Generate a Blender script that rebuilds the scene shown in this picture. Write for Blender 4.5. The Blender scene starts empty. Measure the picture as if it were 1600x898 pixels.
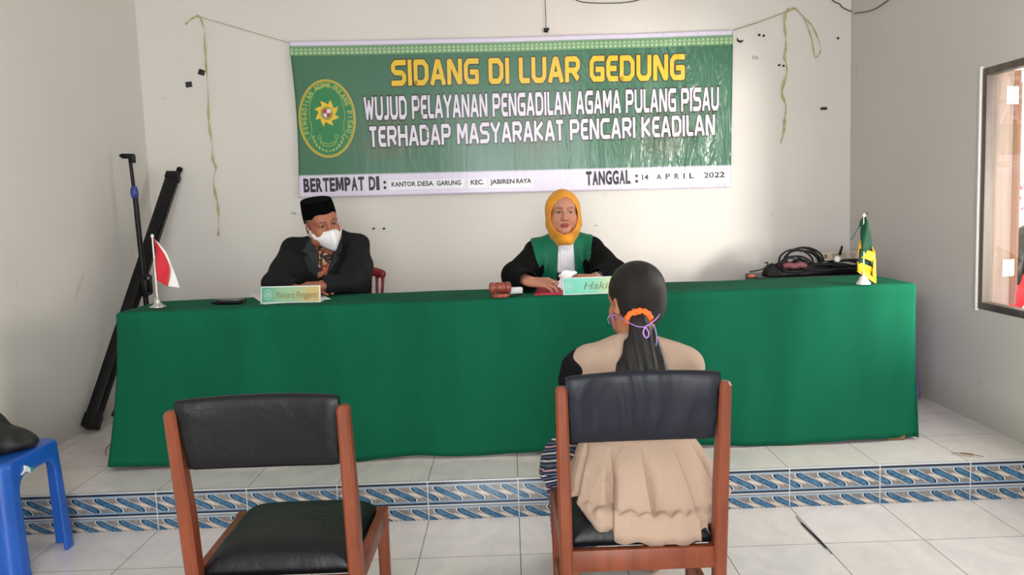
import bpy, bmesh, math, random
import numpy as np
from mathutils import Vector, Matrix
random.seed(7)
S = bpy.context.scene
COL = S.collection
PI = math.pi

# ------------------------------------------------------------------ camera
CAM_H, FPX = 1.335, 1280.0
pitch, roll = math.radians(5.93), math.radians(2.1)
fwd = Vector((0, math.cos(pitch), -math.sin(pitch)))
_r0 = Vector((1, 0, 0)); _u0 = _r0.cross(fwd)
CR = _r0 * math.cos(roll) - _u0 * math.sin(roll)
CU = _r0 * math.sin(roll) + _u0 * math.cos(roll)
cam = bpy.data.objects.new('camera', bpy.data.cameras.new('camera'))
COL.objects.link(cam)
cam.matrix_world = Matrix(((CR.x, CU.x, -fwd.x, 0), (CR.y, CU.y, -fwd.y, 0), (CR.z, CU.z, -fwd.z, CAM_H), (0, 0, 0, 1)))
cam.data.sensor_width = 36.0
cam.data.lens = FPX / 1600 * 36.0
cam.data.clip_start = 0.05
S.camera = cam

# ------------------------------------------------------------------ light
S.view_settings.view_transform = 'Standard'
S.view_settings.look = 'None'
S.view_settings.gamma = 1.0
S.view_settings.use_curve_mapping = False
S.view_settings.exposure = 1.05
w = bpy.data.worlds.new('world'); S.world = w; w.use_nodes = True
bg = w.node_tree.nodes['Background']
bg.inputs[0].default_value = (1.0, 0.97, 0.93, 1); bg.inputs[1].default_value = 1.6

def area_lamp(name, loc, target, sx, sy, power, col):
    L = bpy.data.lights.new(name, 'AREA'); L.shape = 'RECTANGLE'; L.size = sx; L.size_y = sy
    L.energy = power; L.color = col
    o = bpy.data.objects.new(name, L); COL.objects.link(o)
    o.location = loc
    o.rotation_euler = (Vector(target) - Vector(loc)).to_track_quat('-Z', 'Y').to_euler()
    return o
area_lamp('daylight_yard', (3.75, 0.4, 1.15), (0.6, 5.0, 1.25), 0.7, 0.9, 140, (1.0, 0.93, 0.88))
area_lamp('daylight_rear_door', (0.05, -2.0, 1.5), (0.0, 4.0, 1.25), 1.9, 2.0, 66, (0.90, 0.96, 1.0))
area_lamp('daylight_side_window', (2.44, 3.0, 1.32), (0.0, 3.0, 1.2), 1.1, 1.1, 16, (1.0, 0.96, 0.93))

# ------------------------------------------------------------------ authoring helpers
def ray(px, py):
    return CR * ((px - 800) / FPX) - CU * ((py - 449) / FPX) + fwd
def atY(px, py, Y):
    d = ray(px, py); t = Y / d.y
    return Vector((d.x * t, Y, CAM_H + d.z * t))
def atZ(px, py, Z):
    d = ray(px, py); t = (Z - CAM_H) / d.z
    return Vector((d.x * t, d.y * t, Z))
def lin(c):
    c = c / 255.0
    return c / 12.92 if c <= 0.04045 else ((c + 0.055) / 1.055) ** 2.4
def rgb(r, g, b): return (lin(r), lin(g), lin(b), 1.0)

class X:                                   # shader maths by operators
    def __init__(s, nt, k): s.nt = nt; s.k = k
    def m(s, op, *o):
        n = s.nt.nodes.new('ShaderNodeMath'); n.operation = op
        for i, v in enumerate((s,) + o):
            if isinstance(v, X): s.nt.links.new(v.k, n.inputs[i])
            else: n.inputs[i].default_value = v
        return X(s.nt, n.outputs[0])
    def __add__(s, o): return s.m('ADD', o)
    def __sub__(s, o): return s.m('SUBTRACT', o)
    def __mul__(s, o): return s.m('MULTIPLY', o)
    def __truediv__(s, o): return s.m('DIVIDE', o)
    __radd__ = __add__; __rmul__ = __mul__
    def fr(s): return s.m('FRACT')
    def ab(s): return s.m('ABSOLUTE')
    def lt(s, o): return s.m('LESS_THAN', o)
    def gt(s, o): return s.m('GREATER_THAN', o)
    def sin(s): return s.m('SINE')
    def pw(s, o): return s.m('POWER', o)
    def clamp(s): return s.m('MINIMUM', 1.0).m('MAXIMUM', 0.0)
    def ss(s, a, b):
        n = s.nt.nodes.new('ShaderNodeMapRange'); n.interpolation_type = 'SMOOTHSTEP'
        s.nt.links.new(s.k, n.inputs[0]); n.inputs[1].default_value = a; n.inputs[2].default_value = b
        return X(s.nt, n.outputs[0])

class Mat:
    def __init__(s, name, col=(.5, .5, .5, 1), rough=.6, metal=0.0, spec=.5, sheen=0.0, coat=0.0):
        s.m = bpy.data.materials.new(name); s.m.use_nodes = True
        s.nt = s.m.node_tree; s.b = s.nt.nodes['Principled BSDF']
        s.b.inputs['Base Color'].default_value = col
        s.b.inputs['Roughness'].default_value = rough
        s.b.inputs['Metallic'].default_value = metal
        s.b.inputs['Specular IOR Level'].default_value = spec
        s.b.inputs['Sheen Weight'].default_value = sheen
        s.b.inputs['Coat Weight'].default_value = coat
        s.col = col; s.tc = None
    def co(s, kind='Object'):
        if s.tc is None: s.tc = s.nt.nodes.new('ShaderNodeTexCoord')
        return s.tc.outputs[kind]
    def xyz(s, kind='Object', world=False):
        n = s.nt.nodes.new('ShaderNodeSeparateXYZ')
        if world: s.nt.links.new(s.nt.nodes.new('ShaderNodeNewGeometry').outputs['Position'], n.inputs[0])
        else: s.nt.links.new(s.co(kind), n.inputs[0])
        return [X(s.nt, n.outputs[i]) for i in range(3)]
    def noise(s, scale, stretch=(1, 1, 1), detail=3.0, rough=.55, dist=0.0):
        mp = s.nt.nodes.new('ShaderNodeMapping'); mp.inputs['Scale'].default_value = stretch
        s.nt.links.new(s.co(), mp.inputs[0])
        n = s.nt.nodes.new('ShaderNodeTexNoise'); n.inputs['Scale'].default_value = scale
        n.inputs['Detail'].default_value = detail; n.inputs['Roughness'].default_value = rough
        n.inputs['Distortion'].default_value = dist
        s.nt.links.new(mp.outputs[0], n.inputs['Vector'])
        return X(s.nt, n.outputs['Fac'])
    def vor(s, scale, stretch=(1, 1, 1), feature='F1'):
        mp = s.nt.nodes.new('ShaderNodeMapping'); mp.inputs['Scale'].default_value = stretch
        s.nt.links.new(s.co(), mp.inputs[0])
        n = s.nt.nodes.new('ShaderNodeTexVoronoi'); n.inputs['Scale'].default_value = scale; n.feature = feature
        s.nt.links.new(mp.outputs[0], n.inputs['Vector'])
        return X(s.nt, n.outputs['Distance'])
    def mix(s, f, a, b):
        n = s.nt.nodes.new('ShaderNodeMix'); n.data_type = 'RGBA'
        for k, v in ((0, f), (6, a), (7, b)):
            if isinstance(v, X): s.nt.links.new(v.k, n.inputs[k])
            else: n.inputs[k].default_value = v
        return X(s.nt, n.outputs[2])
    def color(s, x): s.nt.links.new(x.k, s.b.inputs['Base Color']); return s
    def rough(s, x): s.nt.links.new(x.k, s.b.inputs['Roughness']); return s
    def vary(s, amt=.15, scale=6, stretch=(1, 1, 1)):
        f = s.noise(scale, stretch)
        c = s.col
        a = tuple(max(0, v * (1 - amt)) for v in c[:3]) + (1,)
        b = tuple(min(1, v * (1 + amt)) for v in c[:3]) + (1,)
        return s.color(s.mix(f.ss(.3, .7), a, b))
    def bump(s, h, strength=.3, dist=.01):
        n = s.nt.nodes.new('ShaderNodeBump'); n.inputs['Strength'].default_value = strength
        n.inputs['Distance'].default_value = dist
        s.nt.links.new(h.k, n.inputs['Height']); s.nt.links.new(n.outputs[0], s.b.inputs['Normal']); return s
    def tint(s, name='tint'):
        n = s.nt.nodes.new('ShaderNodeAttribute'); n.attribute_name = name
        return X(s.nt, n.outputs['Color'])

def newobj(name, me, parent=None, loc=(0, 0, 0)):
    o = bpy.data.objects.new(name, me); COL.objects.link(o); o.location = loc
    if parent: o.parent = parent
    return o
def tag(o, label=None, cat=None, group=None, kind=None):
    if label: o['label'] = label
    if cat: o['category'] = cat
    if group: o['group'] = group
    if kind: o['kind'] = kind
    return o
def thing(name, label, cat, loc=(0, 0, 0), rotz=0.0, group=None):
    o = newobj(name, None, None, loc); o.rotation_euler = (0, 0, rotz); o.empty_display_size = .05
    return tag(o, label, cat, group)
def dup(root, loc, rotz, label=None, group=None):
    r = root.copy(); COL.objects.link(r); r.location = loc; r.rotation_euler = (0, 0, rotz)
    if label: r['label'] = label
    if group: r['group'] = group
    for ch in list(root.children):
        c = ch.copy(); COL.objects.link(c); c.parent = r
        for g in list(ch.children):
            d = g.copy(); COL.objects.link(d); d.parent = c
    return r

def basis(z, up=(0, 0, 1)):
    z = Vector(z).normalized(); up = Vector(up)
    if abs(z.dot(up)) > .98: up = Vector((0, 1, 0))
    x = up.cross(z).normalized(); y = z.cross(x)
    return x, y, z

class MB:                                  # collects shapes into ONE mesh
    def __init__(s): s.b = bmesh.new(); s.mi = 0
    def faces(s, vs, fs, smooth=False):
        v = [s.b.verts.new(p) for p in vs]
        for f in fs:
            try:
                q = s.b.faces.new([v[i] for i in f]); q.material_index = s.mi; q.smooth = smooth
            except ValueError: pass
        return s
    def box(s, c, size, rot=None, bev=0.0, seg=2):
        t = bmesh.new(); bmesh.ops.create_cube(t, size=1.0)
        for v in t.verts: v.co = Vector((v.co.x * size[0], v.co.y * size[1], v.co.z * size[2]))
        if bev > 0: bmesh.ops.bevel(t, geom=list(t.edges) + list(t.verts), offset=bev, segments=seg, profile=.5, affect='EDGES')
        M = rot if rot is not None else Matrix.Identity(3)
        c = Vector(c); t.verts.index_update()
        s.faces([M @ v.co + c for v in t.verts], [[v.index for v in f.verts] for f in t.faces], bev > 0)
        t.free(); return s
    def bar(s, a, b, wx, wy, bev=.003, side=(1, 0, 0), taper=1.0):   # box beam from a to b
        a, b = Vector(a), Vector(b); z = (b - a).normalized(); x = Vector(side); x = (x - z * x.dot(z)).normalized(); y = z.cross(x)
        t = bmesh.new(); bmesh.ops.create_cube(t, size=1.0); L = (b - a).length
        for v in t.verts:
            k = taper if v.co.z > 0 else 1.0
            v.co = Vector((v.co.x * wx * k, v.co.y * wy * k, v.co.z * L))
        if bev > 0: bmesh.ops.bevel(t, geom=list(t.edges) + list(t.verts), offset=bev, segments=2, profile=.5, affect='EDGES')
        t.verts.index_update(); c = (a + b) / 2
        s.faces([c + x * v.co.x + y * v.co.y + z * v.co.z for v in t.verts], [[v.index for v in f.verts] for f in t.faces], bev > 0)
        t.free(); return s
    def grid(s, P, smooth=True, loop_u=False, loop_v=False):         # P[i][j] points
        nu, nv = len(P), len(P[0]); vs = [p for r in P for p in r]; fs = []
        for i in range(nu if loop_u else nu - 1):
            for j in range(nv if loop_v else nv - 1):
                a, b = i, (i + 1) % nu; c, d = j, (j + 1) % nv
                fs.append((a * nv + c, b * nv + c, b * nv + d, a * nv + d))
        return s.faces(vs, fs, smooth)
    def sheet(s, P, th, smooth=True):                                # grid with thickness
        A = np.array([[tuple(p) for p in r] for r in P], float)
        du = np.gradient(A, axis=0); dv = np.gradient(A, axis=1); n = np.cross(du, dv)
        n /= np.linalg.norm(n, axis=2, keepdims=True) + 1e-12
        F, B = A + n * th / 2, A - n * th / 2
        nu, nv = A.shape[:2]
        vs = [tuple(p) for p in F.reshape(-1, 3)] + [tuple(p) for p in B.reshape(-1, 3)]; N = nu * nv; fs = []
        for i in range(nu - 1):
            for j in range(nv - 1):
                q = (i * nv + j, (i + 1) * nv + j, (i + 1) * nv + j + 1, i * nv + j + 1)
                fs.append(q); fs.append(tuple(N + k for k in reversed(q)))
        rim = [i * nv for i in range(nu)] + [(nu - 1) * nv + j for j in range(1, nv)] + [i * nv + nv - 1 for i in range(nu - 2, -1, -1)] + [j for j in range(nv - 2, 0, -1)]
        for k in range(len(rim)):
            a, b = rim[k], rim[(k + 1) % len(rim)]; fs.append((a, N + a, N + b, b))
        return s.faces(vs, fs, smooth)
    def lathe(s, prof, c=(0, 0, 0), n=24, axis=(0, 0, 1), smooth=True):
        x, y, z = basis(axis); c = Vector(c); P = []
        for r, h in prof:
            P.append([c + z * h + (x * math.cos(2 * PI * k / n) + y * math.sin(2 * PI * k / n)) * r for k in range(n)])
        s.grid(P, smooth, False, True)
        s.faces(P[0], [list(range(n - 1, -1, -1))]); s.faces(P[-1], [list(range(n))]); return s
    def tube(s, pts, r, n=8, cap=True, flat=1.0):
        pts = [Vector(p) for p in pts]; R = r if hasattr(r, '__len__') else [r] * len(pts); P = []; px = None
        for i, p in enumerate(pts):
            t = (pts[min(i + 1, len(pts) - 1)] - pts[max(i - 1, 0)]).normalized()
            if px is None: x, y, _ = basis(t)
            else:
                x = (px - t * px.dot(t)).normalized(); y = t.cross(x)
            px = x
            P.append([p + (x * math.cos(2 * PI * k / n) + y * math.sin(2 * PI * k / n) * flat) * R[i] for k in range(n)])
        s.grid(P, True, False, True)
        if cap: s.faces(P[0], [list(range(n - 1, -1, -1))]); s.faces(P[-1], [list(range(n))])
        return s
    def prism(s, poly, fn, d0, d1):                                   # 2D polygon -> fn(x,y,depth)
        n = len(poly); vs = [fn(x, y, d0) for x, y in poly] + [fn(x, y, d1) for x, y in poly]
        fs = [list(range(n)), list(range(2 * n - 1, n - 1, -1))] + [(k, n + k, n + (k + 1) % n, (k + 1) % n) for k in range(n)]
        return s.faces(vs, fs)
    def build(s, name, mats, parent=None, org=None, weld=0.0):
        if weld: bmesh.ops.remove_doubles(s.b, verts=s.b.verts, dist=weld)
        bmesh.ops.recalc_face_normals(s.b, faces=s.b.faces)
        me = bpy.data.meshes.new(name); s.b.to_mesh(me); s.b.free()
        for m in (mats if isinstance(mats, (list, tuple)) else [mats]): me.materials.append(m.m if isinstance(m, Mat) else m)
        loc = (0, 0, 0)
        if org is not None: me.transform(Matrix.Translation(-Vector(org)))
        if org is not None and parent is None: loc = org
        return newobj(name, me, parent, loc)

def spline(pts, n=8):                      # Catmull-Rom
    P = [Vector(p) for p in pts]; P = [P[0] * 2 - P[1]] + P + [P[-1] * 2 - P[-2]]; out = []
    for i in range(1, len(P) - 2):
        a, b, c, d = P[i - 1:i + 3]
        for k in range(n):
            t = k / n
            out.append(.5 * ((2 * b) + (c - a) * t + (2 * a - 5 * b + 4 * c - d) * t * t + (3 * b - a - 3 * c + d) * t ** 3))
    return out + [P[-2]]

# ------------------------------------------------------------------ distance-field sculpting -> one smooth mesh
class SDF:
    def __init__(s, lo, hi, h):
        s.lo = np.array(lo, np.float32); s.h = h
        n = np.ceil((np.array(hi) - s.lo) / h).astype(int) + 1
        s.D = np.full(n, 1.0, np.float32); s.n = n
        s.ax = [s.lo[i] + h * np.arange(n[i], dtype=np.float32) for i in range(3)]
    def copy(s):
        o = SDF.__new__(SDF); o.lo, o.h, o.n, o.ax = s.lo, s.h, s.n, s.ax; o.D = s.D.copy(); return o
    def op(s, prim, k=.01, mode='u'):
        fn, lo, hi = prim; pad = k + .035
        a = np.clip(np.floor((np.array(lo) - pad - s.lo) / s.h).astype(int), 0, s.n)
        b = np.clip(np.ceil((np.array(hi) + pad - s.lo) / s.h).astype(int) + 1, 0, s.n)
        if (b - a).min() <= 0: return s
        sl = tuple(slice(a[i], b[i]) for i in range(3))
        d = fn(s.ax[0][sl[0]][:, None, None], s.ax[1][sl[1]][None, :, None], s.ax[2][sl[2]][None, None, :])
        c = s.D[sl]
        if mode == 'u':
            hh = np.clip(.5 + .5 * (c - d) / k, 0, 1); s.D[sl] = c + (d - c) * hh - k * hh * (1 - hh)
        else:
            d = -d; hh = np.clip(.5 - .5 * (c - d) / k, 0, 1); s.D[sl] = c + (d - c) * hh + k * hh * (1 - hh)
        return s
    def add(s, prim, k=.01): return s.op(prim, k, 'u')
    def cut(s, prim, k=.005): return s.op(prim, k, 's')
    def disp(s, fn):
        s.D = (s.D + fn(s.ax[0][:, None, None], s.ax[1][None, :, None], s.ax[2][None, None, :])).astype(np.float32); return s
    def inter(s, fn):
        s.D = np.maximum(s.D, fn(s.ax[0][:, None, None], s.ax[1][None, :, None], s.ax[2][None, None, :])).astype(np.float32); return s
    def mesh(s, smooth=2):
        D = s.D; ins = D < 0
        ins[0] = ins[-1] = False; ins[:, 0] = ins[:, -1] = False; ins[:, :, 0] = ins[:, :, -1] = False
        D = np.where(ins, D, np.maximum(D, 1e-6))
        cnt = np.zeros(np.array(D.shape) - 1, np.int8)
        offs = [(i, j, k) for i in (0, 1) for j in (0, 1) for k in (0, 1)]
        for i, j, k in offs: cnt += ins[i:i + cnt.shape[0], j:j + cnt.shape[1], k:k + cnt.shape[2]]
        act = np.argwhere((cnt > 0) & (cnt < 8)); idx = np.full(cnt.shape, -1, np.int32)
        idx[tuple(act.T)] = np.arange(len(act))
        c = [D[act[:, 0] + o[0], act[:, 1] + o[1], act[:, 2] + o[2]] for o in offs]
        acc = np.zeros((len(act), 3)); num = np.zeros(len(act))
        for p in range(8):
            for q in range(p + 1, 8):
                do = np.array(offs[q]) - np.array(offs[p])
                if np.abs(do).sum() != 1: continue
                m = (c[p] < 0) != (c[q] < 0); t = np.where(m, c[p] / np.where(m, c[p] - c[q], 1), 0)
                acc += m[:, None] * (np.array(offs[p]) + t[:, None] * do); num += m
        V = s.lo + s.h * (act + acc / num[:, None])
        Q = []
        for ax in range(3):
            o1, o2 = (ax + 1) % 3, (ax + 2) % 3
            A = np.moveaxis(ins, (ax, o1, o2), (0, 1, 2))
            e = np.argwhere(A[:-1, 1:-1, 1:-1] != A[1:, 1:-1, 1:-1])
            if not len(e): continue
            e = e + [0, 1, 1]; f = A[e[:, 0], e[:, 1], e[:, 2]]
            def cid(d1, d2):
                z = np.zeros((len(e), 3), int); z[:, ax] = e[:, 0]; z[:, o1] = e[:, 1] + d1; z[:, o2] = e[:, 2] + d2
                return idx[z[:, 0], z[:, 1], z[:, 2]]
            q = np.stack([cid(-1, -1), cid(0, -1), cid(0, 0), cid(-1, 0)], 1)
            q[~f] = q[~f][:, ::-1]; Q.append(q)
        Q = np.concatenate(Q); Q = Q[(Q >= 0).all(1)]
        for _ in range(smooth):
            a = np.zeros_like(V); n = np.zeros(len(V))
            for i in range(4):
                for j in ((i + 1) % 4, (i + 3) % 4):
                    for ax in range(3): a[:, ax] += np.bincount(Q[:, i], V[Q[:, j], ax], len(V))
                    n += np.bincount(Q[:, i], minlength=len(V))
            V = V * .5 + .5 * a / np.maximum(n, 1)[:, None]
        return V, Q
    def build(s, name, mat, parent=None, org=(0, 0, 0), tint=None, smooth=2):
        V, Q = s.mesh(smooth); W = V - np.array(org)
        me = bpy.data.meshes.new(name)
        me.vertices.add(len(W)); me.vertices.foreach_set('co', W.astype(np.float32).ravel())
        me.loops.add(Q.size); me.loops.foreach_set('vertex_index', Q.astype(np.int32).ravel())
        me.polygons.add(len(Q)); me.polygons.foreach_set('loop_start', np.arange(0, Q.size, 4, dtype=np.int32))
        me.polygons.foreach_set('loop_total', np.full(len(Q), 4, np.int32))
        me.polygons.foreach_set('use_smooth', np.ones(len(Q), bool))
        me.update(); me.validate()
        if tint is not None:
            at = me.color_attributes.new('tint', 'FLOAT_COLOR', 'POINT')
            at.data.foreach_set('color', tint(V).astype(np.float32).ravel())
        for m in (mat if isinstance(mat, (list, tuple)) else [mat]): me.materials.append(m.m)
        return newobj(name, me, parent, org if parent is None else (0, 0, 0))

def ell(c, r, R=None):
    c = np.array(c, np.float32); r = np.array(r, np.float32); M = None if R is None else np.array(R, np.float32)
    def fn(x, y, z):
        x, y, z = x - c[0], y - c[1], z - c[2]
        if M is not None: x, y, z = (M[0, i] * x + M[1, i] * y + M[2, i] * z for i in range(3))
        k0 = np.sqrt((x / r[0]) ** 2 + (y / r[1]) ** 2 + (z / r[2]) ** 2)
        k1 = np.sqrt((x / r[0] ** 2) ** 2 + (y / r[1] ** 2) ** 2 + (z / r[2] ** 2) ** 2) + 1e-6
        return k0 * (k0 - 1) / k1
    m = r.max() if M is not None else r
    return fn, c - m, c + m
def cap(a, b, ra, rb, n=None, f=1.0):
    a = np.array(a, np.float32); b = np.array(b, np.float32)
    N = None if n is None else np.array(n, np.float32) / np.linalg.norm(n)
    ba = b - a; L2 = float(ba @ ba) + 1e-9
    def fn(x, y, z):
        x, y, z = x - a[0], y - a[1], z - a[2]
        t = np.clip((x * ba[0] + y * ba[1] + z * ba[2]) / L2, 0, 1)
        x, y, z = x - t * ba[0], y - t * ba[1], z - t * ba[2]
        if N is not None:
            q = (x * N[0] + y * N[1] + z * N[2]) * (1 / f - 1); x, y, z = x + q * N[0], y + q * N[1], z + q * N[2]
        return np.sqrt(x * x + y * y + z * z) - (ra + (rb - ra) * t)
    m = max(ra, rb)
    return fn, np.minimum(a, b) - m, np.maximum(a, b) + m
def rbox(c, half, r, R=None):
    c = np.array(c, np.float32); hf = np.array(half, np.float32) - r; M = None if R is None else np.array(R, np.float32)
    def fn(x, y, z):
        x, y, z = x - c[0], y - c[1], z - c[2]
        if M is not None: x, y, z = (M[0, i] * x + M[1, i] * y + M[2, i] * z for i in range(3))
        qx, qy, qz = np.abs(x) - hf[0], np.abs(y) - hf[1], np.abs(z) - hf[2]
        return np.sqrt(np.maximum(qx, 0) ** 2 + np.maximum(qy, 0) ** 2 + np.maximum(qz, 0) ** 2) + np.minimum(np.maximum(qx, np.maximum(qy, qz)), 0) - r
    m = np.linalg.norm(half) if M is not None else np.array(half)
    return fn, c - m, c + m
def chain(F, pts, rad, k=.01, n=None, f=1.0):
    for i in range(len(pts) - 1): F.add(cap(pts[i], pts[i + 1], rad[i], rad[i + 1], n, f), k)
def poly2(poly):                            # signed distance to a 2D polygon (numpy)
    P = [np.array(p, np.float32) for p in poly]
    def fn(x, z):
        x, z = np.broadcast_arrays(x, z); d = np.full(x.shape, 1e9, np.float32); sgn = np.ones(x.shape, np.float32)
        for i in range(len(P)):
            a, b = P[i], P[i - 1]; ex, ez = b - a; wx, wz = x - a[0], z - a[1]
            t = np.clip((wx * ex + wz * ez) / (ex * ex + ez * ez), 0, 1)
            d = np.minimum(d, (wx - ex * t) ** 2 + (wz - ez * t) ** 2)
            c1, c2, c3 = z >= a[1], z < b[1], ex * wz > ez * wx
            sgn = np.where((c1 & c2 & c3) | (~c1 & ~c2 & ~c3), -sgn, sgn)
        return sgn * np.sqrt(d)
    return fn
def rotm(yaw=0, pit=0, rol=0):
    """head frame: columns are x (side), y (back), z (up); face looks to -y"""
    return np.array(Matrix.Rotation(yaw, 3, 'Z') @ Matrix.Rotation(pit, 3, 'X') @ Matrix.Rotation(rol, 3, 'Y'))

# ------------------------------------------------------------------ materials
def wall_mat(name, col, dirt=(.35, .32, .27, 1)):
    m = Mat(name, col, .62, spec=.3)
    big = m.noise(1.1, detail=2); sm = m.noise(9, detail=4)
    c = m.mix(big.ss(.35, .65), tuple(v * .96 for v in col[:3]) + (1,), col)
    pink = m.noise(.8, (1.3, 1, 1.1), 1.5)
    c = m.mix(pink.ss(.56, .75) * .16, c, rgb(226, 190, 184))
    spot = m.noise(5.5, (1, 1, 1), 2.0, dist=.6)
    c = m.mix(spot.ss(.70, .78) * .22, c, dirt)
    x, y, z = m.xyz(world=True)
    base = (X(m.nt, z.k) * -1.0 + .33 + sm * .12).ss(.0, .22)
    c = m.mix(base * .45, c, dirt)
    m.color(c); m.bump(m.noise(60, detail=3), .12, .004)
    return m
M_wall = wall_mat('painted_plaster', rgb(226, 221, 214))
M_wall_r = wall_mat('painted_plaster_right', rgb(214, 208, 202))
M_ceil = Mat('ceiling_board', rgb(225, 224, 220), .8).vary(.03)

TILE, TX0, TY0 = .385, -.39, 3.385
def tile_mat():
    m = Mat('glazed_floor_tile', rgb(205, 206, 196), .22, spec=.45)
    x, y, z = m.xyz(world=True)
    fx = ((x - TX0) / TILE + 100).fr(); fy = ((y - TY0) / TILE + 100).fr()
    ex = (fx - .5).ab(); ey = (fy - .5).ab()
    g = ex.m('MAXIMUM', ey).gt(.4955)
    n1 = m.noise(3.2, (1.6, 1, 1), 5, .6, 1.2); n2 = m.noise(14, (1, 2, 1), 4)
    c = m.mix(n1.ss(.3, .7), rgb(208, 202, 202), rgb(224, 216, 214))
    c = m.mix(n2.ss(.55, .8) * .35, c, rgb(190, 186, 176))
    ix = ((x - TX0) / TILE + 100).m('FLOOR'); iy = ((y - TY0) / TILE + 100).m('FLOOR')
    tone = (ix * 12.9 + iy * 78.2).sin().m('MULTIPLY', 437.5).fr()
    c = m.mix(tone * .25, c, rgb(214, 206, 186))
    c = m.mix(g, c, rgb(104, 98, 90)); m.color(c)
    m.rough(n2 * .12 + .14 + g * .5)
    m.bump(g * -1.0 + n1 * .05, .25, .002)
    return m
M_tile = tile_mat()

def border_mat():
    """riser tiles: two rows of slanted blue leaves and cream flowers"""
    m = Mat('border_tile', rgb(200, 205, 205), .2, spec=.5)
    x, y, z = m.xyz(world=True)
    row2 = z.lt(.061)
    s = (z * -1.0 + .171 - row2 * .098) / .11                      # 0 top of a row .. 1 bottom
    P = .0963
    sp = (s - .22) / .58                                            # 0..1 inside the pattern band
    band = (sp - .5).ab().lt(.5)
    curve = (sp * 2 * PI).sin() * .07
    q = ((x - TX0) / P - sp * .95 + curve + 200.1).fr()
    dq = (q - .5).ab()
    wid = (sp * .96 + .02).m('MULTIPLY', PI).sin().m('MAXIMUM', 0.0).pw(.5) * .235 + .02
    n = m.noise(70, detail=3)
    c = m.mix(n.ss(.3, .7), rgb(112, 108, 106), rgb(138, 132, 128))
    # flower between the leaves
    q2 = ((q + .5).fr() - .5); fl = (q2 * q2 * 5.0 + (sp - .55) * (sp - .55) * 2.0).m('SQRT') + (n - .5) * .22
    c = m.mix(fl.lt(.30), c, rgb(186, 174, 164)); c = m.mix(fl.lt(.16), c, rgb(206, 192, 172))
    c = m.mix(dq.lt(wid + .085), c, rgb(190, 192, 192))
    c = m.mix(dq.lt(wid + .025), c, rgb(14, 38, 66))
    c = m.mix(dq.lt(wid - .045), c, m.mix(n.ss(.3, .7), rgb(42, 84, 116), rgb(74, 116, 146)))
    edge = m.mix((s - .10).ab().lt(.045), rgb(184, 188, 190), rgb(40, 42, 58))
    edge = m.mix((s - .905).ab().lt(.04), edge, rgb(38, 42, 62))
    edge = m.mix((s - .835).ab().lt(.03), edge, rgb(118, 146, 170))
    edge = m.mix((s - .18).ab().lt(.03), edge, rgb(142, 158, 172))
    c = m.mix(band, edge, c)
    fx = ((x - TX0) / TILE + 100).fr(); j = (fx - .5).ab().gt(.4955)
    c = m.mix(j, c, rgb(206, 206, 206)); j2 = (z - .061).ab().lt(.0012); c = m.mix(j2, c, rgb(190, 190, 190))
    m.color(c); m.rough(n * .15 + .12)
    return m
M_border = border_mat()

def wood_mat(name, a, b, rough=.38, sc=9, st=(1, 1, .07)):
    m = Mat(name, a, rough, spec=.45)
    n = m.noise(sc, st, 5, .6, 1.5); g = m.noise(sc * 9, st, 3)
    c = m.mix(n.ss(.3, .7), a, b); c = m.mix(g.ss(.5, .8) * .3, c, tuple(v * .55 for v in a[:3]) + (1,))
    m.color(c); m.bump(g, .08, .002); return m
M_wood = wood_mat('varnished_red_wood', rgb(106, 50, 27), rgb(132, 65, 37))
M_wood2 = wood_mat('brown_table_wood', rgb(110, 74, 44), rgb(140, 98, 60))
M_gavel = wood_mat('gavel_wood', rgb(122, 56, 44), rgb(150, 76, 62), .3, 30, (.2, 1, 1))
M_frame = wood_mat('dark_window_wood', rgb(78, 68, 62), rgb(104, 92, 84), .5)
M_jamb = wood_mat('grey_brown_wood', rgb(112, 94, 84), rgb(134, 114, 102), .6)
M_stile = wood_mat('brown_shutter_wood', rgb(104, 70, 52), rgb(126, 88, 66), .6)
M_vinyl = Mat('black_vinyl', rgb(15, 15, 18), .42, spec=.3)
M_vinyl.bump(M_vinyl.noise(7, (1, 1, 1), 4, .5, .8) + M_vinyl.noise(260, detail=1) * .06, .35, .02)
M_vinyl2 = Mat('creased_black_vinyl', rgb(20, 23, 34), .46, spec=.32)
M_vinyl2.bump(M_vinyl2.noise(4.2, (1.5, 1, .5), 2, .45, 1.4), .5, .04)
M_black = Mat('black_plastic', rgb(12, 12, 13), .45, spec=.3).vary(.2, 20)
M_blackm = Mat('black_painted_metal', rgb(9, 9, 10), .42, spec=.3).vary(.2, 10)
M_rub = Mat('black_rubber_cable', rgb(9, 9, 11), .5, spec=.3).vary(.15, 30)
M_blue = Mat('blue_plastic', rgb(24, 84, 172), .34, spec=.5); M_blue.vary(.1, 5); M_blue.bump(M_blue.noise(120, detail=2), .06, .002)
M_bluec = Mat('blue_clamp_plastic', rgb(52, 66, 140), .4).vary(.1)
M_silver = Mat('chromed_plastic', rgb(200, 198, 194), .22, metal=.85).vary(.05, 20)
M_whitep = Mat('white_plastic', rgb(226, 224, 218), .4).vary(.03)
M_beige = Mat('beige_plastic', rgb(188, 176, 160), .5).vary(.06)
M_paper = Mat('white_paper', rgb(236, 234, 234), .75).vary(.02, 12)
M_tape = Mat('black_tape', rgb(22, 22, 24), .5).vary(.25, 60)
M_raf = Mat('straw_raffia', rgb(192, 178, 120), .6); M_raf.vary(.2, 40, (6, 6, .4)); M_raf.bump(M_raf.noise(90, (6, 6, .4)), .4, .003)
M_str = Mat('pale_string', rgb(186, 168, 138), .8).vary(.15, 60)
M_purple = Mat('purple_cloth', rgb(128, 96, 158), .8).vary(.1, 6)

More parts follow.
